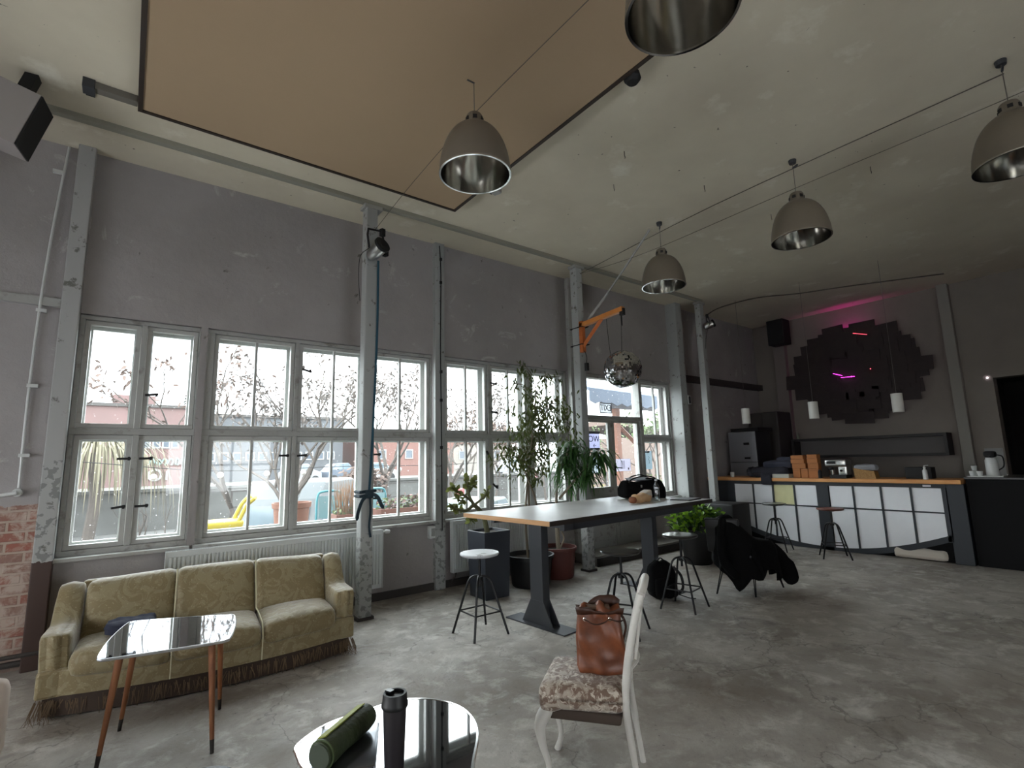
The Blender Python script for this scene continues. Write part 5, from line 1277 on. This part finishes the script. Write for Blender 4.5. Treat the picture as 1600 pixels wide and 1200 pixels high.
gf.build('graffiti', mat('graffiti_white', (150,150,152), .8), b1, world=True)
building('dark grey apartment block with rows of small white windows across the canal', 5.2, 17.6, 52, 6.2, GREYB, [(2.6, [5.9+1.05*i for i in range(11)]), (4.6, [5.9+1.05*i for i in range(11)])], .75, .8)
building('red-brown house with a low roof behind the bare tree right of the sofa column', 19.5, 29.5, 50, 4.9, mat('far_redbrown', (104,76,70), .9), [(2.6, [21,24,27])], .9, 1.0)
building('distant pale house low behind the bare trees of the third window', 33, 47, 62, 4.2, mat('far_cream', (122,116,110), .9), [(2.6,[35,38,41,44])], 1.1, 1.2, mat('far_roof_red', (106,80,72), .9))
LEAFBR = mat('dry_leaf_brown', (84,66,58), .8, var=(100,84,76), vscale=3)
LEAFGR = mat('dry_leaf_grey', (74,68,65), .8, var=(92,82,76), vscale=3)
def tree(label, x, y, h, spread, seed, leafm=LEAFGR, nleaf=10, LS=.16, r0=.09, lean=(0,0), forks=4, lv=4, gz=GZ, start=.28, name='bare_tree', cat='tree'):
    rr = random.Random(seed); t = thing(name, label, cat, (x, y, gz)); tr = MB(); lf = MB()
    def grow(p, d, L_, r_, lev):
        pts = [p]; q = p.copy(); dd = d.copy()
        for k in range(4):
            dd = (dd+Vector((rr.gauss(0,.13), rr.gauss(0,.13), rr.gauss(.03,.06)))).normalized(); q = q+dd*L_/4; pts.append(q.copy())
        tr.tube(pts, [r_*(1-.12*k) for k in range(5)], 6 if lev < 2 else 4, caps=False)
        if lev >= lv-1:
            for k in range(nleaf if lev >= lv else nleaf//2):
                c_ = pts[1].lerp(pts[-1], rr.random())+Vector((rr.gauss(0,.10), rr.gauss(0,.10), rr.gauss(-.02,.09)))
                lf.leaf(c_, (rr.gauss(0,1), rr.gauss(0,1), rr.gauss(-.4,.7)), LS*rr.uniform(.6,1.2), LS*.45, .2)
        if lev >= lv: return
        n = forks if lev == 0 else rr.choice([2,3,3])
        for k in range(n):
            a = rr.uniform(0,2*PI)+k*2*PI/n; out = Vector((math.cos(a), math.sin(a), 0))*spread*rr.uniform(.6,1.15)
            nd = (dd*.9+out+Vector((0,0,.15))).normalized(); src = pts[-1] if k else pts[-1]
            if k > 1: src = pts[3]
            grow(src, nd, L_*rr.uniform(.62,.85), r_*.58, lev+1)
    grow(Vector((0,0,0)), Vector((lean[0], lean[1], 1)).normalized(), h*start, r0, 0)
    tr.build('trunk', BARK, t, smooth=True)
    if lf.v: lf.build('leaves', leafm, t)
    return t
tree('bare-branched tree with tufts of dry leaves right behind the white van', 2.95, 10.6, 6.3, .66, 11, nleaf=7, forks=5, LS=.12)
tree('leaning tree full of brown leaves left of the white van', 2.45, 13.8, 7.4, .68, 12, LEAFBR, nleaf=8, LS=.15)
tree('tree with grey-brown leaf tufts behind the right window of the sofa bay', 6.6, 14.5, 7.6, .66, 25, nleaf=8, LS=.15, r0=.11)
tree('bare tree with a strong slanting bough behind the third window bay', 8.4, 14.2, 7.8, .68, 31, nleaf=7, LS=.14, lean=(-.2,0))
tree('thin young tree standing alone in the yard behind the first window', .38, 10.6, 2.9, .6, 8, nleaf=0, r0=.035, lv=3)
tree('second thin sapling right of the lone young tree in the yard', 1.05, 12.0, 2.6, .6, 9, nleaf=0, r0=.022, lv=2, lean=(.1,0))
for i, (x, y, h, s_) in enumerate(((5.6,15.5,3.6,41),(11.5,18.5,6.2,42),(15.0,21.5,6.5,43),(20.5,23.8,6.0,45))):
    tree(['low twiggy tree just right of the sofa column outside','brown-leaved tree behind the middle sash of the third bay','brown-leaved tree farther off behind the third bay','brown-leaved tree behind the indoor fig tree'][i], x, y, h, .75, s_, LEAFBR, nleaf=8, LS=.18, r0=.08)
for i, (x, y) in enumerate(((40,77),(46,79),(52,76),(58,80),(64,77))):
    tree('tall thin bare poplar far off behind the third window bay', x, y, 15, .16, 60+i, nleaf=0, r0=.22, lv=3, start=.36, gz=.35, name='poplar')['group'] = 'row of distant poplars'
tree('green-leaved tree outside behind the narrow side window', 18.5, 13.6, 6.5, .8, 71, mat('leaf_far_green', (86,100,66), .8), nleaf=7, LS=.2)
# willow
t = thing('willow', 'yellowish weeping willow behind the left sash of the first window', 'tree', (-.9,24,GZ)); wm = MB(); wl = MB()
wm.tube(smooth_path([(0,0,0),(.1,0,1.6),(-.1,0,3.1)],4), .18, 8)
for k in range(300):
    a = random.uniform(0,2*PI); r_ = random.uniform(.2,2.1); z = 3.9-.35*r_+random.uniform(-.3,.3)
    L_ = random.uniform(1.2,3.2)
    wl.strap((r_*math.cos(a), r_*math.sin(a)*.8, z), (math.cos(a)*.5, math.sin(a)*.5, .2), L_, .05, 3.0, 5)
wm.build('trunk', BARK, t, smooth=True); wl.build('hanging_twigs', mat('willow_twigs', (104,98,80), .8), t)
# evergreen tips and shrubs
for i, (x, y, s_) in enumerate(((-4.4,61.5,1),(4.9,61.5,2))):
    t = thing('conifer', ['dark conifer tip above the brick roof at the left edge of the first window','small dark conifer above the brick roof in the second sash'][i], 'tree', (x, y, .35)); cf = MB(); rr = random.Random(s_)
    for k in range(500):
        z = rr.uniform(2, 9.6-i*.3); r_ = (10.0-i*.3-z)*.24*rr.random()**.5; a = rr.uniform(0,6.28)
        cf.leaf((r_*math.cos(a), r_*math.sin(a), z-.35), (math.cos(a), math.sin(a), -.3), .5, .2, .2)
    MB().tube([(0,0,0),(0,0,8.8)], .12, 6).build('trunk', BARK, t); cf.build('needles', mat('conifer_green', (58,64,58), .8), t)

# vehicles
GLC = mat('car_glass', (96,110,118), .1, spec=.8); TYRE = mat('tyre', (24,24,26), .8)
def vehicle(name, label, cat, loc, rz, body, prof, L_, W_, win, wheels=(.18,.80), wr=.31, extra=None):
    t = thing(name, label, cat, loc, rz)
    P_ = [(x*L_, z) for x, z in prof]
    b = MB().prism(P_, -W_/2, W_/2, 'y').build('body', body, t, bevel=.05)
    g = MB()
    for poly in win: 
        pp = [(x*L_, z) for x, z in poly]
        g.prism(pp, -W_/2-.008, -W_/2+.004, 'y').prism(pp, W_/2-.004, W_/2+.008, 'y')
    g.build('side_window', GLC, t)
    for fx in wheels:
        for sy in (-1, 1):
            o = MB().lathe([(0,-.09),(wr*.6,-.09),(wr,-.07),(wr,.07),(wr*.6,.09),(0,.09)], seg=20, M=Euler((R(90),0,0)).to_matrix().to_4x4(), c=(fx*L_, sy*(W_/2-.06), wr)).build('wheel', TYRE, t, smooth=True)
    if extra: extra(t, L_, W_)
    return t
def vx(t, L_, W_):
    MB().box(-.012,.004,-W_*.38,W_*.38,1.12,1.62).build('rear_window', GLC, t)
    MB().box(-.03,.0,-W_*.46,-W_*.38,.75,1.0).box(-.03,.0,W_*.38,W_*.46,.75,1.0).build('tail_light', mat('tail_red', (140,40,36), .4), t)
    MB().box(-.05,.02,-W_*.48,W_*.48,.38,.52).box(-.02,.0,-.12,.12,.66,.78).build('bumper', TRIMD, t)
vehicle('van', 'white high-roofed van parked in the yard behind the sofa windows', 'van', (2.62,11.75,GZ), R(48), mat('van_white', (98,102,104), .35),
        [(0,.35),(0,1.1),(.03,1.75),(.10,2.12),(.45,2.14),(.60,1.98),(.74,1.80),(.86,1.15),(.99,1.0),(1.0,.35)], 4.2, 1.7,
        [[(.06,1.15),(.09,1.66),(.30,1.66),(.30,1.15)],[(.34,1.15),(.34,1.66),(.54,1.66),(.54,1.15)],[(.58,1.15),(.58,1.66),(.70,1.66),(.82,1.15)]], (.2,.82), .32, vx)
CARP = [(0,.3),(0,.85),(.06,.95),(.22,1.38),(.60,1.42),(.78,1.0),(.98,.82),(1,.3)]
CARW = [[(.12,.98),(.24,1.32),(.42,1.34),(.42,.98)],[(.45,.98),(.45,1.34),(.59,1.34),(.73,.98)]]
vehicle('car', 'greenish-grey estate car parked outside behind the third window bay', 'car', (6.35,11.6,GZ), R(30), mat('car_grey_green', (84,98,96), .3), CARP, 4.1, 1.65, CARW)
for i, (x, c_, l_) in enumerate(((8.2,(120,124,128),'silver car parked far off before the dark grey apartment block'),(10.9,(70,78,90),'dark blue car parked far off right of the silver car'),(13.6,(134,134,136),'pale car parked far off before the right part of the grey apartment block'),(26,(120,120,128),'grey car parked far off before the red-brown house'))):
    vehicle('car', l_, 'car', (x,36,.35), R(4), mat('far_car_%s' % 'abcd'[i], c_, .35), CARP, 2.4, 1.6, CARW)
# yard furniture
t = thing('yellow_cart', 'bright yellow wheeled cart with a hoop handle outside the left sofa window', 'cart', (1.05,8.55,.28))
YEL = mat('cart_yellow', (176,160,40), .5, var=(156,140,36), vscale=8)
MB().rbox((0,0,.50),(.70,.5,.24),.05,6,lambda u,Q: Vector((Q.x*(1+.1*u.z),Q.y,Q.z))).build('tub', YEL, t, smooth=True)
MB().tube(smooth_path([(.30,-.2,.6),(.40,-.2,.82),(.50,-.2,.92),(.50,.2,.92),(.40,.2,.82),(.30,.2,.6)],4), .03, 8).build('handle', YEL, t, smooth=True)
for sx in (-.25,.25):
    for sy in (-.2,.2): MB().tube([(sx,sy,.40),(sx,sy,.0)], .02, 6).build('leg', BLACKM, t)
for i, (x, l) in enumerate(((1.92,'wide terracotta pot outside, half hidden behind the central post of the sofa window'),)):
    t = thing('terracotta_pot', l, 'pot', (x,7.75,.28))
    MB().lathe([(0,0),(.18,0),(.235,.78),(.255,.79),(.262,.86),(.235,.86),(.22,.78),(0,.78)], seg=28).build('pot', TERRA, t, smooth=True)
    MB().lathe([(0,.77),(.18,.765)], seg=16).build('soil', SOIL, t)
    s_ = MB(); 
    for k in range(6): s_.tube([(random.uniform(-.05,.05),random.uniform(-.05,.05),.76),(random.uniform(-.2,.2),random.uniform(-.2,.2),1.15+random.uniform(-.1,.2))], .005, 4)
    s_.build('dry_twigs', BARK, t)
def plantbox(x0, x1, y, z1, label, plants):
    t = thing('planter_box', label, 'planter', ((x0+x1)/2, y, .28))
    MB().box(x0,x1,y-.18,y-.15,.28,z1).box(x0,x1,y+.15,y+.18,.28,z1).box(x0,x0+.03,y-.15,y+.15,.28,z1).box(x1-.03,x1,y-.15,y+.15,.28,z1).build('boards', mat('planter_boards', (112,68,52), .7, var=(100,62,48), vscale=7), t, world=True)
    MB().box(x0+.03,x1-.03,y-.15,y+.15,.30,z1-.05).build('soil', SOIL, t, world=True)
    for nm, m_, n_, h_, kind in plants:
        g_ = MB()
        for k in range(n_):
            p_ = (random.uniform(x0+.05,x1-.05), y+random.uniform(-.13,.13), z1-.06)
            if kind == 'grass': g_.strap(p_, (random.gauss(0,.12),random.gauss(0,.12),1), h_*random.uniform(.7,1.1), .012, .25)
            else:
                q = (p_[0]+random.gauss(0,.03), p_[1], p_[2]+random.uniform(.02,h_)); g_.leaf(q, (random.gauss(0,1),random.gauss(0,1),random.gauss(.4,.6)), .08, .045, .2)
        g_.build(nm, m_, t, world=True)
GRT = mat('dry_grass_tan', (134,104,78), .8); SHG = mat('shrub_green', (88,102,62), .7); SHR = mat('shrub_reddish', (108,80,74), .8)
plantbox(2.58,3.02,8.0,.90,'wooden planter box with tall tan grass outside left of the sofa column',[('tall_grass',GRT,140,.62,'grass'),('low_shrub',SHG,60,.14,'leaf')])
plantbox(3.28,4.14,8.0,.93,'long reddish wooden planter box with green and red shrubs outside right of the sofa column',[('shrub',SHG,120,.22,'leaf'),('red_shrub',SHR,120,.25,'leaf')])
plantbox(9.1,10.6,8.9,.35,'low planter with yellowish shrubs outside behind the door glass',[('shrub',mat('shrub_yellow',(134,128,70),.7),300,.7,'leaf')])
plantbox(10.9,12.2,8.6,.45,'planter with green shrubs outside behind the narrow side window',[('shrub',SHG,300,.8,'leaf')])
TQ = mat('turquoise_frame', (52,118,126), .4)
for i, (x, l) in enumerate(((2.78,'turquoise tube chair outside left of the sofa column'),(3.62,'turquoise tube chair outside right of the sofa column, mostly hidden'))):
    t = thing('garden_chair', l, 'chair', (x,8.75,.28), R(20*i))
    MB().tube(smooth_path([(-.22,.0,.0),(-.22,.02,.5),(-.20,.05,.85),(-.12,.06,.93),(.12,.06,.93),(.20,.05,.85),(.22,.02,.5),(.22,0,0)],4), .02, 8).build('back_frame', TQ, t, smooth=True)
    MB().cbox((0,.04,.68),(.36,.01,.36)).build('backrest', mat('pale_turquoise', (108,138,142), .6), t)
    MB().cbox((0,-.2,.45),(.42,.42,.02)).build('seat', TQ, t)
    for sx in (-.18,.18): MB().tube([(sx,-.38,.45),(sx,-.40,0)], .014, 6).build('leg', TQ, t)
# railing, bulbs, parasols
t = thing('yard_railing', 'dark horizontal bar railing crossing the yard behind the windows', 'railing', (8,17,GZ))
g = MB()
for i in range(11): g.box(2.5+i*1.6, 2.56+i*1.6, 16.97, 17.03, GZ, .98)
g.build('posts', TRIMD, t, world=True)
MB().box(2.5,18.6,16.98,17.02,.94,.99).box(2.5,18.6,16.98,17.02,.48,.52).build('rails', TRIMD, t, world=True)
t = thing('bulb_string', 'string of round pale bulbs hanging outside across the window bays', 'string lights', (4,9.6,1.6))
MB().tube(smooth_path([(-.5,9.6,1.78),(1.2,9.6,1.60),(3.2,9.6,1.62),(5.5,9.6,1.60),(8.0,9.6,1.7)],5), .006, 5).build('wire', INK, t, world=True)
for x in (.35,1.25,1.95,2.55,3.6,4.4,5.75,5.95,6.6,7.3):
    MB().lathe([(.05*math.sin(PI*i/8), .05*math.cos(PI*i/8)) for i in range(9)], seg=12, c=(x,9.6,1.53)).build('bulb', mat('bulb_white', (190,184,178), .4), t, world=True, smooth=True)
one(MB().lathe([(0,.55),(.42,.0),(.40,.0),(0,.5)], seg=12, c=(13.2,16.4,.95)).tube([(13.2,16.4,GZ),(13.2,16.4,1.5)], .025, 6), 'parasol', mat('parasol_pink', (130,84,90), .7), 'small folded-looking pink parasol far out behind the indoor fig tree', 'parasol', (13.2,16.4,GZ))
one(MB().rbox((9.9,16.2,.25),(.5,.4,.9),.12,4), 'yard_figure', mat('red_cover', (136,72,72), .7), 'small red covered object in the yard behind the third bay', 'cover', (9.9,16.2,GZ+.5), smooth=True)
# shelter outside the door
t = thing('entrance_canopy', 'blue-grey sloping canopy outside over the door, with an orange-brown post and brace', 'canopy', (10.3,9.0,GZ))
CNP = mat('canopy_blue_grey', (82,92,108), .7, var=(72,82,96), vscale=3)
MB().add([(8.9,8.6,3.30),(12.8,8.6,3.18),(12.8,11.6,4.05),(8.9,11.6,4.35),(8.9,8.6,3.38),(12.8,8.6,3.26),(12.8,11.6,4.13),(8.9,11.6,4.43)], [(0,1,2,3),(7,6,5,4),(0,4,5,1),(1,5,6,2),(2,6,7,3),(3,7,4,0)]).build('roof', CNP, t, world=True)
va_ = MB()
for k in range(10):
    a, b = 8.9+k*.39, 8.9+(k+1)*.39; va_.prism([(a,3.3),(b,3.3),(b,3.05-.03*k*.3),((a+b)/2,2.98-.03*k*.3),(a,3.05-.03*k*.3)], 8.57, 8.60, 'y')
va_.build('valance', CNP, t, world=True)
PW = mat('post_orange_brown', (118,76,58), .7, var=(106,68,52), vscale=5)
MB().box(10.25,10.40,8.95,9.10,GZ,3.3).build('post', PW, t, world=True)
MB().tube([(10.33,9.02,2.55),(11.45,9.02,1.75)], .07, 4).build('brace', PW, t, world=True)
MB().box(9.75,11.9,8.94,9.06,2.95,3.12).build('beam', mat('beam_grey', (110,108,112), .7), t, world=True)
one(MB().box(12.30,12.62,8.95,9.15,GZ,3.3), 'white_post', mat('post_white', (190,194,196), .7), 'wide white post outside at the right of the narrow side window', 'post', (12.46,9.05,GZ))
one(MB().prism([(20.3,3.4),(26,2.6),(26,2.8),(20.3,3.65)], 17.6, 21, 'y').box(20.5,25.8,17.8,20.8,GZ,2.7), 'brown_shed', mat('shed_red', (100,84,76), .8), 'low brownish shed with a slanting roof outside behind the door glass', 'shed', (16,16.5,GZ))

# ------------------------------------------------------------------ light, sky, camera
W = bpy.data.worlds.new('overcast'); bpy.context.scene.world = W; W.use_nodes = True
nt = W.node_tree; bg = nt.nodes['Background']
tc = nt.nodes.new('ShaderNodeTexCoord')
n = nt.nodes.new('ShaderNodeTexNoise'); n.inputs['Scale'].default_value = 2.2; n.inputs['Detail'].default_value = 5
nt.links.new(tc.outputs['Generated'], n.inputs['Vector'])
cr = nt.nodes.new('ShaderNodeValToRGB')
cr.color_ramp.elements[0].position = .35; cr.color_ramp.elements[1].position = .62
cr.color_ramp.elements[0].color = (.60,.66,.74,1); cr.color_ramp.elements[1].color = (.98,1.0,1.0,1)
nt.links.new(n.outputs['Fac'], cr.inputs['Fac'])
sx = nt.nodes.new('ShaderNodeSeparateXYZ'); nt.links.new(tc.outputs['Generated'], sx.inputs[0])
mr = nt.nodes.new('ShaderNodeMapRange'); mr.interpolation_type = 'SMOOTHSTEP'      # overcast set slightly brighter beyond the window wall, to balance the room light
mr.inputs['From Min'].default_value = .35; mr.inputs['From Max'].default_value = -.35
mr.inputs['To Min'].default_value = 2.4; mr.inputs['To Max'].default_value = 2.2
nt.links.new(sx.outputs['Y'], mr.inputs['Value']); nt.links.new(mr.outputs['Result'], bg.inputs['Strength'])
nt.links.new(cr.outputs['Color'], bg.inputs['Color'])
SKY = 1.25
sc = bpy.context.scene
cam = bpy.data.cameras.new('camera'); co = bpy.data.objects.new('camera', cam); C.objects.link(co)
cr_, cu_, cf_ = Vector((0.7977010598674243,-0.6025626129296914,-0.024317001988953143)), Vector((-0.0712308316240243,-0.1341863173674521,0.9883927361416166)), Vector((0.5988315186365342,0.7867098129111549,0.1499616036082501))
m = Matrix((cr_, cu_, -cf_)).transposed().to_4x4(); m.translation = (0,0,1.65); co.matrix_world = m
cam.sensor_width = 36; cam.lens = 788.7309*36/1600; cam.clip_start = .05; cam.clip_end = 400
sc.camera = co
sc.view_settings.view_transform = 'Standard'; sc.view_settings.look = 'None'
sc.view_settings.gamma = 1; sc.view_settings.use_curve_mapping = False
sc.view_settings.exposure = 2.65
cy = sc.cycles
cy.max_bounces = 10; cy.diffuse_bounces = 6; cy.glossy_bounces = 4; cy.transparent_max_bounces = 12
cy.caustics_reflective = False; cy.caustics_refractive = False
cy.sample_clamp_indirect = 6
